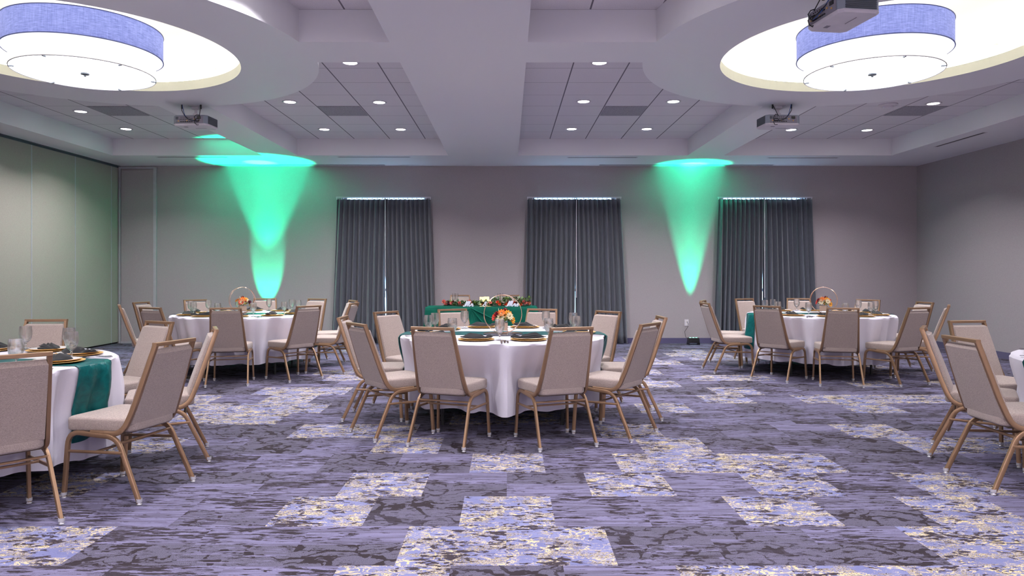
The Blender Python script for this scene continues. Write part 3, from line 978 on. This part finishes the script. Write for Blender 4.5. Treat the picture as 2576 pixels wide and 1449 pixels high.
def make_table(cx, cy, nm, chairs, seed, runner_drop=.46, adj=(0,)):
    """chairs: list of (phi, distance of the seat centre, extra turn, seat name)"""
    T = Table(); T.c = Vector((cx, cy)); T.nm = nm
    rnd = random.Random(seed)
    tb = tag(empty('round_table', (cx, cy, 0)), 'round folding banquet table hidden under the white cloth, %s' % nm, 'table', 'round banquet tables')
    MB().lathe([(.001, TH - .02), (.905, TH - .02), (.914, TH - .015), (.914, TH - .004), (.91, TH), (.001, TH)], 64).build('tabletop', 'dark_brown', tb)
    for sx in (-1, 1):
        for sy in (-1, 1):
            MB().tube([(sx * .52, sy * .36, 0), (sx * .52, sy * .36, TH - .02)], .016, 8).build('leg', 'black', tb)
    p = [rnd.random() * 6.28 for _ in range(6)]
    def fold(th):
        a = math.sin(13 * th + p[0] + .7 * math.sin(3 * th + p[3])); b_ = math.sin(23 * th + p[1] + .9 * math.sin(2 * th + p[4])); c_ = math.sin(37 * th + p[2] + math.sin(5 * th))
        v = .5 * a + .35 * b_ + .15 * c_
        return v * abs(v) ** -.25 if v else 0
    def rc(th, z):
        t = min(1, max(0, (TH - z) / .54))
        r = .932 + .045 * t + (.006 + .066 * t ** .65) * fold(th)
        # where a seat is pushed in the cloth hangs behind it
        q = Vector((math.cos(th), math.sin(th)))
        for ph, rr, ex, _ in chairs:
            d = seatdir(ph)
            c = q.dot(d)
            if c < .7: continue
            lat = abs(q.x * d.y - q.y * d.x) * .9
            front = rr - .255
            k_ = 1 if lat < .225 else max(0, 1 - (lat - .225) / .14)
            k_ = k_ * k_ * (3 - 2 * k_) * min(1, max(0, (.74 - z) / .24))
            lim = front / c + .05 * (fold(th) - .45)
            if lim < r: r = r + (lim - r) * k_
        return r
    T.rc = rc
    zs = [TH + .003, TH + .0025, TH - .004, TH - .016, TH - .04, TH - .08, .60, .53, .48, .42, .36, .30, .24, .185]
    nth = 288
    rows = []
    for j, z in enumerate(zs):
        row = []
        for i in range(nth):
            th = 2 * PI * i / nth
            if j == 0: r = .80
            elif j == 1: r = .912
            elif j == 2: r = .926
            else: r = rc(th, z)
            zz = z
            if j == len(zs) - 1: zz = z + .012 * fold(th * 1.0 + .3)
            row.append((r * math.cos(th), r * math.sin(th), zz))
        rows.append(row)
    cl = empty('tablecloth', (cx, cy, 0))
    b = MB(); b.lathe([(.001, TH + .003), (.4, TH + .003), (.8, TH + .003)], nth); b.loft(rows, False)
    cl = b.build('tablecloth', 'cloth', loc=(cx, cy, 0))
    tag(cl, 'white floor-length cloth draped over the %s' % nm, 'tablecloth', 'white tablecloths')
    # runner along x over the table and down both sides
    hw = .175
    rows = []
    prof = []
    for s in (-1, 1):
        zz = [.74, .70, .65, .60, .55, .50, .45, .40, .36, TH - runner_drop]
        zz = [v for v in zz if v >= TH - runner_drop]
        prof.append((s, zz))
    cols = 14
    path = [('z', -1, z) for z in prof[0][1][::-1]] + [('r', -1, .935)] + [('x', x / 10 * .90) for x in range(-10, 11)] + [('r', 1, .935)] + [('z', 1, z) for z in prof[1][1]]
    for pt in path:
        row = []
        for i in range(cols + 1):
            y = -hw + 2 * hw * i / cols
            wav = .003 * math.sin(i * 1.9 + p[1]) + .002 * math.sin(i * 3.1)
            if pt[0] == 'x':
                lim = math.sqrt(.915 ** 2 - y * y)
                x = max(-lim, min(lim, pt[1] / .90 * lim))
                row.append((x, y + .006 * math.sin(x * 9 + p[0]), TH + .0075 + .0012 * math.sin(x * 17 + i)))
            elif pt[0] == 'r':
                lim = math.sqrt(.938 ** 2 - y * y)
                row.append((pt[1] * lim, y, TH - .002))
            else:
                s, z = pt[1], pt[2]
                th = math.atan2(y, s * .93)
                r = rc(th, z) + .011 + .4 * abs(wav)
                row.append((s * abs(r * math.cos(th)), r * math.sin(th), z - .004 * math.sin(i * .7)))
        rows.append(row)
    b = MB(); b.loft(rows, False, False)
    ro = b.build('table_runner', 'teal', loc=(cx, cy, 0))
    sm = ro.modifiers.new('thick', 'SOLIDIFY'); sm.thickness = .002; sm.offset = 1
    tag(ro, 'emerald satin runner lying across the %s' % nm, 'table runner', 'emerald table runners')
    for ph, rr, ex, sn in chairs:
        if rr >= 9: continue
        d = seatdir(ph)
        pos = T.c + d * rr
        rz = math.atan2(-d.y, -d.x) - PI / 2 + rad(ex)
        chair(pos.x, pos.y, rz, 'beige fabric banquet chair with bronze frame, %s seat of the %s' % (sn, nm), 'chairs at the %s' % nm)
    return T

# tableware prototypes
def lathe_obj(name, prof, mat, seg=36):
    return MB().lathe(prof, seg).build(name, mat)
charger0 = lathe_obj('charger_plate', [(.001, 0), (.09, 0), (.10, .001), (.150, .0085), (.153, .0105), (.150, .0115), (.10, .0065), (.001, .005)], 'gold')
plate0 = lathe_obj('dinner_plate', [(.001, .0), (.075, .0), (.085, .003), (.126, .012), (.129, .0140), (.125, .0148), (.085, .0105), (.001, .0095)], 'porcelain')
o = MB().lathe([(.086, .0025), (.1275, .0112), (.1305, .0142), (.1285, .0152)], 36).build('gilt_rim', 'gold', plate0)
def make_napkin(seed):
    rnd = random.Random(seed)
    b = MB(); rings = []
    def interp(t, tab):
        for (a, va), (c, vc) in zip(tab, tab[1:]):
            if t <= c: u = (t - a) / (c - a); u = u * u * (3 - 2 * u); return va + (vc - va) * u
        return tab[-1][1]
    L_ = rnd.uniform(.25, .285); pk = rnd.uniform(.28, .5); pinch = rnd.uniform(.74, .86)
    nst = 30
    for i in range(nst + 1):
        t = i / nst
        x = -L_ / 2 + L_ * t
        w = interp(t, [(0, .012), (.18, .040), (.5, .070), (pinch, .026), (1, .042)])
        h = interp(t, [(0, .006), (pk, .042), (.62, .032), (pinch, .016), (.93, .028), (1, .016)])
        bend = .022 * math.sin(t * 3.2 + seed)
        lift = .004 + .008 * (1 - t) ** 3 + .010 * max(0, t - .85) / .15
        cs = [(-1, .05), (-.92, .30), (-.55, .72 + .1 * math.sin(t * 9 + seed)), (-.2, 1.0), (.02, .62 + .12 * math.sin(t * 6)), (.10, .60), (.42, .92 - .1 * math.sin(t * 7)), (.75, .50), (.70, .36), (1, .22), (.96, .02), (.3, -.02), (-.4, -.02)]
        rings.append([(x + .012 * a, bend + w * a, lift + h * c) for a, c in cs])
    b.loft(rings)
    zmin = min(v[2] for v in b.v)
    b.v = [(x, y, z - zmin) for x, y, z in b.v]
    return b
nap_meshes = [make_napkin(s).mesh('napkin', 'black_cloth') for s in (1, 2.3, 4.1)]
napkin0 = bpy.data.objects.new('napkin', nap_meshes[0]); COL.objects.link(napkin0)
gob = [(.001, 0), (.031, 0), (.033, .002), (.030, .0045), (.010, .009), (.0055, .020), (.0065, .034), (.0085, .040), (.0055, .046), (.012, .056),
       (.026, .068), (.037, .090), (.0415, .115), (.041, .140), (.0375, .172), (.0362, .173), (.036, .172), (.0392, .140), (.0396, .115), (.0352, .091), (.024, .071), (.010, .061), (.001, .059)]
goblet0 = lathe_obj('water_goblet', gob, 'glass', 24)
def flat_prof(pts_, th, zc=0):
    b = MB(); n_ = len(pts_)
    rows = [[(-w, y, z - th) for w, y, z in pts_], [(w, y, z - th) for w, y, z in pts_], [(w, y, z) for w, y, z in pts_], [(-w, y, z) for w, y, z in pts_]]
    v = []; f = []
    for i in range(n_): v += [rows[k_][i] for k_ in range(4)]
    for i in range(n_ - 1):
        for k_ in range(4): f.append((i * 4 + k_, i * 4 + (k_ + 1) % 4, (i + 1) * 4 + (k_ + 1) % 4, (i + 1) * 4 + k_))
    f.append((0, 1, 2, 3)); f.append(tuple((n_ - 1) * 4 + k_ for k_ in (3, 2, 1, 0)))
    return b.add(v, f)
handle = [(.006, -.095, .004), (.009, -.09, .004), (.007, -.05, .004), (.0035, 0, .009), (.0035, .03, .006)]
b = flat_prof(handle + [(.010, .042, .004), (.0125, .052, .003)], .002)
for i in range(4): b.box((-.0096 + i * .0064, .074, .0045), (.0028, .046, .0018))
fork0 = b.build('fork', 'steel')
knife0 = flat_prof([(.006, -.11, .004), (.008, -.10, .005), (.0065, -.01, .005), (.009, .0, .0035), (.0095, .07, .003), (.006, .105, .003), (.001, .115, .0025)], .002).build('knife', 'steel')
b = flat_prof(handle + [(.004, .036, .004)], .002)
rings = []
for i in range(6):
    a = i / 5
    rings.append([(.018 * a * math.cos(2 * PI * q / 18), .060 + .028 * a * math.sin(2 * PI * q / 18), .001 + .006 * a * a) for q in range(18)])
b.loft(rings[1:], True)
spoon0 = b.build('spoon', 'steel')
protos = [charger0, plate0, napkin0, goblet0, fork0, knife0, spoon0]
USED = {}
def put(proto, loc, rz, label, cat, group):
    if proto.name not in USED:
        USED[proto.name] = 1
        proto.location = loc; proto.rotation_euler = (0, 0, rz); tag(proto, label, cat, group); return proto
    c = dup(proto, loc, rz, label, group); c['category'] = cat; return c
def setting(T, phi, sn, seed=0, cutlery=True, rr=.70):
    z = TH + .0048
    d = seatdir(phi)
    if abs(d.y) * .70 < .34: z += .0045          # on the runner
    c = T.c + d * rr
    rnd = random.Random(seed * 31 + int(phi))
    face = math.atan2(-d.y, -d.x) - PI / 2
    g = 'at the %s' % T.nm
    w = '%s seat of the %s' % (sn, T.nm)
    put(charger0, (c.x, c.y, z), rnd.random() * 6, 'gold charger plate, %s' % w, 'charger plate', 'gold chargers ' + g)
    put(plate0, (c.x, c.y, z + .0066), rnd.random() * 6, 'white dinner plate with gilt rim, %s' % w, 'plate', 'dinner plates ' + g)
    nk = put(napkin0, (c.x, c.y, z + .0160), face + rnd.uniform(-.5, .5) + (PI if rnd.random() < .5 else 0), 'folded black cloth napkin, %s' % w, 'napkin', 'black napkins ' + g)
    nk.data = nap_meshes[rnd.randrange(3)]
    dg = seatdir(phi - 16.2) * .69
    zz = TH + .0045 + (.0045 if abs(dg.y) < .20 else 0)
    put(goblet0, (T.c.x + dg.x, T.c.y + dg.y, zz), rnd.random() * 6, 'clear stemmed water goblet, %s' % w, 'glass', 'water goblets ' + g)
    if cutlery:
        for k_, (pr, cat) in enumerate(((knife0, 'knife'), (spoon0, 'spoon'), (fork0, 'fork'))):
            a = phi - 17.6 - k_ * 1.75
            dd = seatdir(a); q = T.c + dd * .815
            zz = TH + .0042 + (.0045 if abs(dd.y * .8) < .27 else 0)
            put(pr, (q.x, q.y, zz), math.atan2(-seatdir(phi - 19).y, -seatdir(phi - 19).x) - PI / 2, 'steel %s, %s' % (cat, w), cat, 'steel cutlery ' + g)

T1 = make_table(-.05, 6.58, 'central round table',
    [(23, 1.02, 3, 'front left'), (54, 1.10, 0, 'near left'), (90, 1.13, 0, 'left side'), (125, 1.15, 0, 'rear left'), (158.5, 1.13, 6, 'back left'),
     (-163, 1.12, 0, 'back right'), (-130, 1.09, 0, 'rear right'), (-91, 1.12, 0, 'right side'), (-54, 1.12, 0, 'near right'), (-23, 1.03, -3, 'front right')], 3)
T2 = make_table(-3.55, 9.65, 'rear left round table',
    [(-12, 1.12, 0, 'front middle'), (24, 1.14, 0, 'front left'), (60, 1.15, 0, 'left side'), (96, 1.15, 0, 'rear left'), (132, 1.15, 0, 'back left'),
     (171, 1.15, 0, 'back middle'), (204, 1.15, 0, 'back right'), (240, 1.15, 0, 'rear right'), (-84, 1.17, 0, 'right side'), (-50, 1.12, 0, 'front right')], 11)
T3 = make_table(4.20, 9.67, 'rear right round table',
    [(14, 1.17, 0, 'front middle'), (47, 1.12, 0, 'front left'), (86, 1.24, 0, 'left side'), (116, 1.20, 0, 'rear left'), (158, 1.15, 0, 'back left'),
     (-168, 1.15, 0, 'back middle'), (-130, 1.15, 0, 'back right'), (-94, 1.15, 0, 'rear right'), (-58, 1.15, 0, 'right side'), (-22, 1.15, 0, 'front right')], 5)
T4 = make_table(-3.49, 4.45, 'left foreground round table',
    [(-49, 1.01, 0, 'nearest right'), (-86.5, 1.155, -10, 'right side'), (-122.5, 1.22, -8, 'rear right'), (-161, 1.28, -10, 'back right'), (161, 1.50, -14, 'back left')], 21)
T5 = make_table(4.29, 4.50, 'right foreground round table',
    [(90, 1.105, 0, 'near left'), (127, 1.12, 4, 'rear left'), (164, 1.27, -6, 'back left')], 33)
for T, seats in ((T1, [(18, 'front left'), (54, 'near left'), (90, 'left side'), (126, 'rear left'), (162, 'back left'), (-162, 'back right'), (-126, 'rear right'), (-90, 'right side'), (-54, 'near right'), (-18, 'front right')]),
                 (T2, [(-12, 'front middle'), (24, 'front left'), (60, 'left side'), (96, 'rear left'), (132, 'back left'), (168, 'back middle'), (204, 'back right'), (240, 'rear right'), (-84, 'right side'), (-48, 'front right')]),
                 (T3, [(14, 'front middle'), (50, 'front left'), (86, 'left side'), (122, 'rear left'), (158, 'back left'), (-166, 'back middle'), (-130, 'back right'), (-94, 'rear right'), (-58, 'right side'), (-22, 'front right')]),
                 (T4, [(-49, 'nearest right'), (-88, 'right side'), (-126, 'rear right'), (-162, 'back right'), (162, 'back left')]),
                 (T5, [(90, 'near left'), (124, 'rear left'), (162, 'back left')])):
    for i, (ph, sn) in enumerate(seats):
        setting(T, ph, sn, i + T.nm.count('e'), cutlery=True)

# ------------------------------------------------------------------ centrepieces
def petals(b, c, axis, r, n_, ln, wd, cup=.3, rnd=random):
    ax = Vector(axis).normalized(); u = ax.orthogonal().normalized(); w = ax.cross(u)
    c = Vector(c); a0 = rnd.random() * 6
    for i in range(n_):
        a = a0 + 2 * PI * i / n_
        d = u * math.cos(a) + w * math.sin(a); sd = ax.cross(d)
        rows = []
        for t, ww in ((.12, .35), (.45, .9), (.8, .8), (1, .15)):
            m = c + d * (r + ln * t) + ax * (cup * ln * t * t)
            rows.append([m - sd * wd * ww + ax * .0015, m - ax * .001, m + sd * wd * ww + ax * .0015])
        b.loft(rows, False, False)
def leafs(b, c, axis, ln, wd, rnd):
    petals(b, c, axis, .0, 1, ln, wd, rnd.uniform(-.3, .3), rnd)
def centrepiece(loc, rz, seed, label):
    rnd = random.Random(seed)
    e = tag(empty('flower_centrepiece', loc, rz), label, 'centrepiece', 'hoop centrepieces')
    # open gold stand and box
    st = MB()
    for sx in (-1, 1):
        for sy in (-1, 1): st.tube([(sx * .042, sy * .042, 0), (sx * .042, sy * .042, .03)], .003, 6)
    for z in (.028,): st.tube([(-.042, -.042, z), (.042, -.042, z), (.042, .042, z), (-.042, .042, z)], .0025, 6, loop=True)
    st.build('stand', 'hoop', e)
    MB().box((0, 0, .063), (.088, .088, .066)).build('box_vase', 'box', e, smooth=False)
    for k_ in (-1, 1):
        R_ = .172; pts_ = []
        for i in range(48):
            a = 2 * PI * i / 48
            p_ = Vector((R_ * math.cos(a), 0, R_ + .003 + R_ * math.sin(a)))
            p_ = Matrix.Rotation(k_ * .13, 3, 'Z') @ p_
            p_.y += k_ * .012 * (-math.sin(a))
            pts_.append(p_)
        MB().tube(pts_, .0028, 6, loop=True).build('hoop', 'hoop', e)
    lf = MB(); lg = MB(); sp_ = MB()
    for i in range(46):
        a = rnd.random() * 6.28; q = rnd.random()
        ax = Vector((math.cos(a) * .8, math.sin(a) * .6, rnd.uniform(-.3, .9)))
        base_ = Vector((math.cos(a) * .045 * q, math.sin(a) * .03 * q, .10 + rnd.random() * .05))
        t = lf if i % 3 else lg
        u = ax.normalized(); 
        tip = base_ + u * rnd.uniform(.05, .085); sd = u.cross(Vector((0, 0, 1))).normalized() * .013
        t.add([base_, base_ + (tip - base_) * .4 + sd, tip, base_ + (tip - base_) * .4 - sd, base_ + (tip - base_) * .45 + Vector((0, 0, .006))], [(0, 1, 4), (1, 2, 4), (2, 3, 4), (3, 0, 4)])
    for x, y in ((-.035, .0), (.03, .02)):
        for k_ in range(9): sp_.lathe([(.001, -.006), (.006 - k_ * .0004, 0), (.001, .008)], 6, (x + rnd.uniform(-.004, .004), y, .15 + k_ * .0085))
    lf.build('leaf', 'leaf', e); lg.build('autumn_leaf', 'pl_gold', e); sp_.build('berry_sprig', 'fl_cream', e)
    fl_ = [((-.075, -.03, .145), (-1, -.5, .3), 'red', 'daisy'), ((-.01, -.045, .185), (-.1, -.9, .6), 'orange', 'daisy'), ((-.045, -.03, .165), (-.3, -.8, .6), 'burgundy', 'rose'),
           ((.045, -.02, .18), (.3, -.7, .7), 'yellow', 'daisy'), ((.06, -.04, .155), (.6, -.8, .4), 'cream', 'daisy'), ((.085, -.02, .12), (1, -.6, .1), 'yellow', 'daisy'),
           ((.02, .03, .19), (.1, .3, 1), 'burgundy', 'rose'), ((-.05, .03, .17), (-.4, .6, .7), 'orange', 'daisy'), ((.05, .04, .16), (.5, .8, .5), 'red', 'rose'), ((-.02, -.055, .15), (-.1, -1, .1), 'cream', 'daisy')]
    if seed == 2: fl_[0] = ((-.035, -.05, .15), (-.3, -1, .3), 'red', 'daisy'); fl_[2] = ((.07, -.04, .14), (.7, -.8, .4), 'plum', 'rose')
    for c, ax, colr, kd in fl_:
        b = MB()
        if kd == 'daisy':
            petals(b, c, ax, .004, 9, .034, .0085, .25, rnd); petals(b, Vector(c) + Vector(ax).normalized() * .003, ax, .003, 7, .024, .007, .4, rnd)
        else:
            for ring_, (ln, cp_) in enumerate(((.028, .5), (.022, 1.0), (.015, 1.8))): petals(b, Vector(c) + Vector(ax).normalized() * .004 * ring_, ax, .003, 6, ln, .014, cp_, rnd)
        o = b.build('flower', 'fl_' + colr, e)
        if kd == 'daisy':
            m = Matrix.Translation(Vector(c) + Vector(ax).normalized() * .006)
            MB().lathe([(.001, -.004), (.006, -.002), (.006, .002), (.001, .005)], 8).xf(m).build('flower_centre', 'dark_brown', o)
    return e
z0 = TH + .0085
mir = MB().lathe([(.001, 0), (.178, 0), (.18, .001), (.18, .003), (.178, .004), (.001, .004)], 48)
mirs = mir.mesh('mirror_plate', 'mirror')
for T, dx, dy, nm in ((T1, 0.0, -.12, 'central'), (T2, -.04, 0, 'rear left'), (T3, .06, 0, 'rear right')):
    o = bpy.data.objects.new('mirror_plate', mirs); COL.objects.link(o); o.location = (T.c.x + dx, T.c.y + dy, z0 + .001)
    tag(o, 'round mirror plate under the flowers on the %s round table' % nm, 'mirror plate', 'mirror plates')
centrepiece((T1.c.x + 0.0, T1.c.y - .12, z0 + .0055), 0, 1, 'autumn flower centrepiece with rose gold hoop on the central round table')
centrepiece((T2.c.x - .04, T2.c.y, z0 + .0055), .7, 2, 'autumn flower centrepiece with double hoop on the rear left round table')
centrepiece((T3.c.x + .06, T3.c.y, z0 + .0055), -.6, 4, 'autumn flower centrepiece with double hoop on the rear right round table')

# ------------------------------------------------------------------ sweetheart table
SX0, SX1, SY0, SY1 = -1.33, .46, 11.50, 12.05
scx, scy = (SX0 + SX1) / 2, (SY0 + SY1) / 2
tb = tag(empty('folding_table', (scx, scy, 0)), 'rectangular folding table hidden under the emerald cloth', 'table')
MB().box((0, 0, TH - .012), (SX1 - SX0 - .02, SY1 - SY0 - .02, .022)).build('tabletop', 'dark_brown', tb, smooth=False)
for sx in (-1, 1):
    for sy in (-1, 1): MB().tube([(sx * .75, sy * .2, 0), (sx * .75, sy * .2, TH - .02)], .014, 8).build('leg', 'black', tb)
b = MB(); rows = []
hx, hy = (SX1 - SX0) / 2, (SY1 - SY0) / 2
per = []
def perim(nn=60):
    out = []
    for i in range(nn): out.append((-hx + 2 * hx * i / nn, -hy, 0, -1))
    for i in range(20): out.append((hx, -hy + 2 * hy * i / 20, 1, 0))
    for i in range(nn): out.append((hx - 2 * hx * i / nn, hy, 0, 1))
    for i in range(20): out.append((-hx, hy - 2 * hy * i / 20, -1, 0))
    return out
pm = perim()
for t in (0, .02, .1, .25, .45, .7, 1):
    row = []
    for i, (x, y, nx_, ny_) in enumerate(pm):
        # swags gathered at the front middle
        f_ = .03 * math.sin(i * .55) + .018 * math.sin(i * 1.27 + 1)
        g_ = .05 * math.exp(-((x + .15) / .22) ** 2) * (ny_ < 0)
        o_ = .006 + t * (.05 + f_ + g_) if t else 0
        if abs(abs(x) - hx) < .01 and abs(abs(y) - hy) < .01: sx_, sy_ = (1 if x > 0 else -1), (1 if y > 0 else -1); row.append((x + sx_ * o_, y + sy_ * o_, TH + .003 - t * .72)); continue
        row.append((x + nx_ * o_, y + ny_ * o_, TH + .003 - t * .72))
    rows.append(row)
b.loft(rows, False)
b.f.append(tuple(range(len(pm))))
# gathered swag folds radiating from the pinned middle
for ang in (-62, -40, -14, 16, 40, 64):
    a = rad(ang); px_, pz_ = -.17, TH - .012
    pth = [(px_ + math.sin(a) * .42 * q, -hy - .012 - .05 * q, pz_ - math.cos(a) * .42 * q) for q in (0, .3, .65, 1)]
    b.tube(pth, [.006, .013, .016, .006], 8)
tag(b.build('tablecloth', 'green_cloth', loc=(scx, scy, 0)), 'emerald cloth gathered at the front of the head table', 'tablecloth')
for x, sn in ((-.86, 'left'), (.02, 'right')):
    chair(x, 12.42, PI, 'beige fabric banquet chair, %s one of two behind the emerald head table' % sn, 'chairs behind the head table')
# garland
gar = tag(empty('flower_garland', (-.35, 11.62, TH + .004)), 'long garland of roses and eucalyptus along the emerald head table', 'garland')
rnd = random.Random(5)
MB().tube([(-.71 + i * .0745, .015 * math.sin(i * 1.3), .018 + .004 * math.sin(i)) for i in range(20)], .008, 6).build('vine', 'leaf_dark', gar)
for mt, cnt in (('leaf_dark', 230), ('leaf_light', 150), ('leaf', 130)):
    b = MB()
    for i in range(cnt):
        x = rnd.uniform(-.70, .70); bx = Vector((x, rnd.uniform(-.06, .03), .02 + rnd.random() * .055 * (1 + (x > .1))))
        right = .5 + .5 * (x > .1)
        d = Vector((rnd.uniform(-1, 1), rnd.uniform(-.7, .5), rnd.uniform(-.05, 1.3) * right)).normalized() * rnd.uniform(.04, .075)
        sd = d.cross(Vector((rnd.random(), rnd.random(), 1))).normalized() * .018
        tip = bx + d; tip.z = max(tip.z, .004)
        b.add([bx, bx + d * .5 + sd, tip, bx + d * .5 - sd], [(0, 1, 2), (0, 2, 3)])
    b.v = [(x, y, max(.002, z)) for x, y, z in b.v]
    o = b.build('foliage', mt, gar); o['kind'] = 'stuff'
cols_ = ['pink', 'coral', 'red', 'burgundy', 'orange', 'pink', 'plum', 'coral']
for i in range(34):
    if i > 3 and i % 3 == 2 and i not in (11, 32): continue
    x = -.70 + 1.42 * (i + rnd.uniform(-.3, .3)) / 34
    if i in (12, 13): continue
    c = Vector((x, rnd.uniform(-.045, .0), rnd.uniform(.035, .085)))
    b = MB(); s_ = rnd.uniform(1.0, 1.45) * (1.35 if i < 3 or i in (10, 11, 33) else 1)
    for ring_, (ln, cp_) in enumerate(((.024, .4), (.019, .9), (.012, 1.8))): petals(b, c + Vector((0, -.003 * ring_, 0)), (rnd.uniform(-.4, .4), -1, .4), .002, 6, ln * s_, .011 * s_, cp_, rnd)
    b.build('flower', 'fl_' + ('pink' if i in (0, 1, 10, 11, 33) else cols_[rnd.randrange(8)]), gar)
# script letters, drawn as brush strokes
def stroke(b, pts_, w, sc, ox_, slant=.28):
    P_ = []
    pts_ = [Vector((p[0], p[1])) for p in pts_]
    ext = [pts_[0] * 2 - pts_[1]] + pts_ + [pts_[-1] * 2 - pts_[-2]]
    for i in range(1, len(ext) - 2):
        p0_, p1_, p2_, p3_ = ext[i - 1:i + 3]
        for t in range(6):
            t /= 6
            P_.append(.5 * ((2 * p1_) + (p2_ - p0_) * t + (2 * p0_ - 5 * p1_ + 4 * p2_ - p3_) * t * t + (-p0_ + 3 * p1_ - 3 * p2_ + p3_) * t ** 3))
    P_.append(pts_[-1])
    path = [((ox_ + p.x + slant * p.y) * sc, 0, p.y * sc) for p in P_]
    rs = []
    for i, p in enumerate(P_):
        q = P_[min(i + 1, len(P_) - 1)] - P_[max(i - 1, 0)]
        vert = abs(q.y) / (q.length + 1e-6)
        rs.append((sc * w * (.55 + .75 * vert), .006))
    b.tube(path, rs, 8, side=(1, 0, .01))
LET = {
    'M': ([[(-.25, .12), (-.12, .02), (.02, .10), (.12, .45), (.22, .95), (.20, .5), (.16, .03)], [(.16, .03), (.36, .6), (.52, .97), (.50, .5), (.47, .03)], [(.47, .03), (.62, .5), (.80, .95), (.76, .45), (.78, .08), (.92, .06), (1.02, .2)]], 1.0),
    'r': ([[(.0, .12), (.10, .30), (.18, .52), (.24, .44), (.36, .46), (.32, .25), (.34, .06), (.46, .05), (.56, .18)]], .52),
    's': ([[(.0, .15), (.12, .34), (.22, .54), (.28, .34), (.32, .14), (.22, .02), (.08, .06), (.06, .14)]], .38),
    '&': ([[(.72, .06), (.50, .28), (.26, .62), (.26, .86), (.42, .92), (.50, .76), (.36, .56), (.10, .36), (.06, .14), (.24, .02), (.46, .10), (.64, .40)]], .8)}
def word(txt, px, h, label):
    b = MB(); ox_ = 0
    for ch in txt:
        st_, adv = LET[ch]
        for s_ in st_: stroke(b, s_, .075, h, ox_)
        ox_ += adv
    x = (px - CX) / F * 11.52
    zmin = min(v[2] for v in b.v)
    b.v = [(p[0], p[1], p[2] - zmin) for p in b.v]
    tag(b.build('script_sign', 'frost', loc=(x, 11.525, TH + .006)), label, 'table sign', 'script signs on the head table')
word('Mr', 1168, .092, 'white script sign reading Mr on the emerald head table')
word('&', 1214, .085, 'white ampersand sign between the two script words on the head table')
word('Mrs', 1275, .095, 'white script sign reading Mrs on the emerald head table')
# candles
for k_, (px, w_, h_, yy, lb) in enumerate(((1212.5, .078, .150, 11.80, 'left glowing square candle on the head table'), (1224, .078, .155, 11.78, 'taller glowing square candle in the middle of three'), (1230.5, .06, .100, 11.72, 'shortest glowing candle on the right of three'))):
    x = (px - CX) / F * yy
    e = tag(empty('candle', (x, yy + .02 * k_, TH + .004), .2 * k_), lb, 'candle', 'candles on the head table')
    b = MB(); w_ /= 2
    w_ *= .92
    b.loft([[(-w_, -w_, 0), (w_, -w_, 0), (w_, w_, 0), (-w_, w_, 0)], [(-w_, -w_, h_), (w_, -w_, h_), (w_, w_, h_), (-w_, w_, h_)], [(-w_ * .8, -w_ * .8, h_ - .004), (w_ * .8, -w_ * .8, h_ - .004), (w_ * .8, w_ * .8, h_ - .004), (-w_ * .8, w_ * .8, h_ - .004)]])
    b.build('wax', 'candle', e, smooth=False)
    MB().tube([(0, 0, h_ - .004), (.001, 0, h_ + .012)], .0015, 6).build('wick', 'black', e)
fl = [(.001, 0), (.028, 0), (.028, .003), (.005, .008), (.0035, .07), (.006, .08), (.018, .10), (.024, .14), (.022, .21), (.021, .21), (.0225, .14), (.017, .102), (.001, .085)]
f0 = MB().lathe(fl, 20).mesh('champagne_flute', 'glass')
for px, yy, lb in ((1141, 11.85, 'clear champagne flute by the left chair of the head table'), (1149, 11.87, 'second clear champagne flute by the left chair of the head table'), (1254.5, 11.86, 'clear champagne flute behind the hoop, right half of the head table'), (1262, 11.88, 'second clear champagne flute by the right chair of the head table')):
    o = bpy.data.objects.new('champagne_flute', f0); COL.objects.link(o); o.location = ((px - CX) / F * yy, yy, TH + .004)
    tag(o, lb, 'glass', 'champagne flutes')
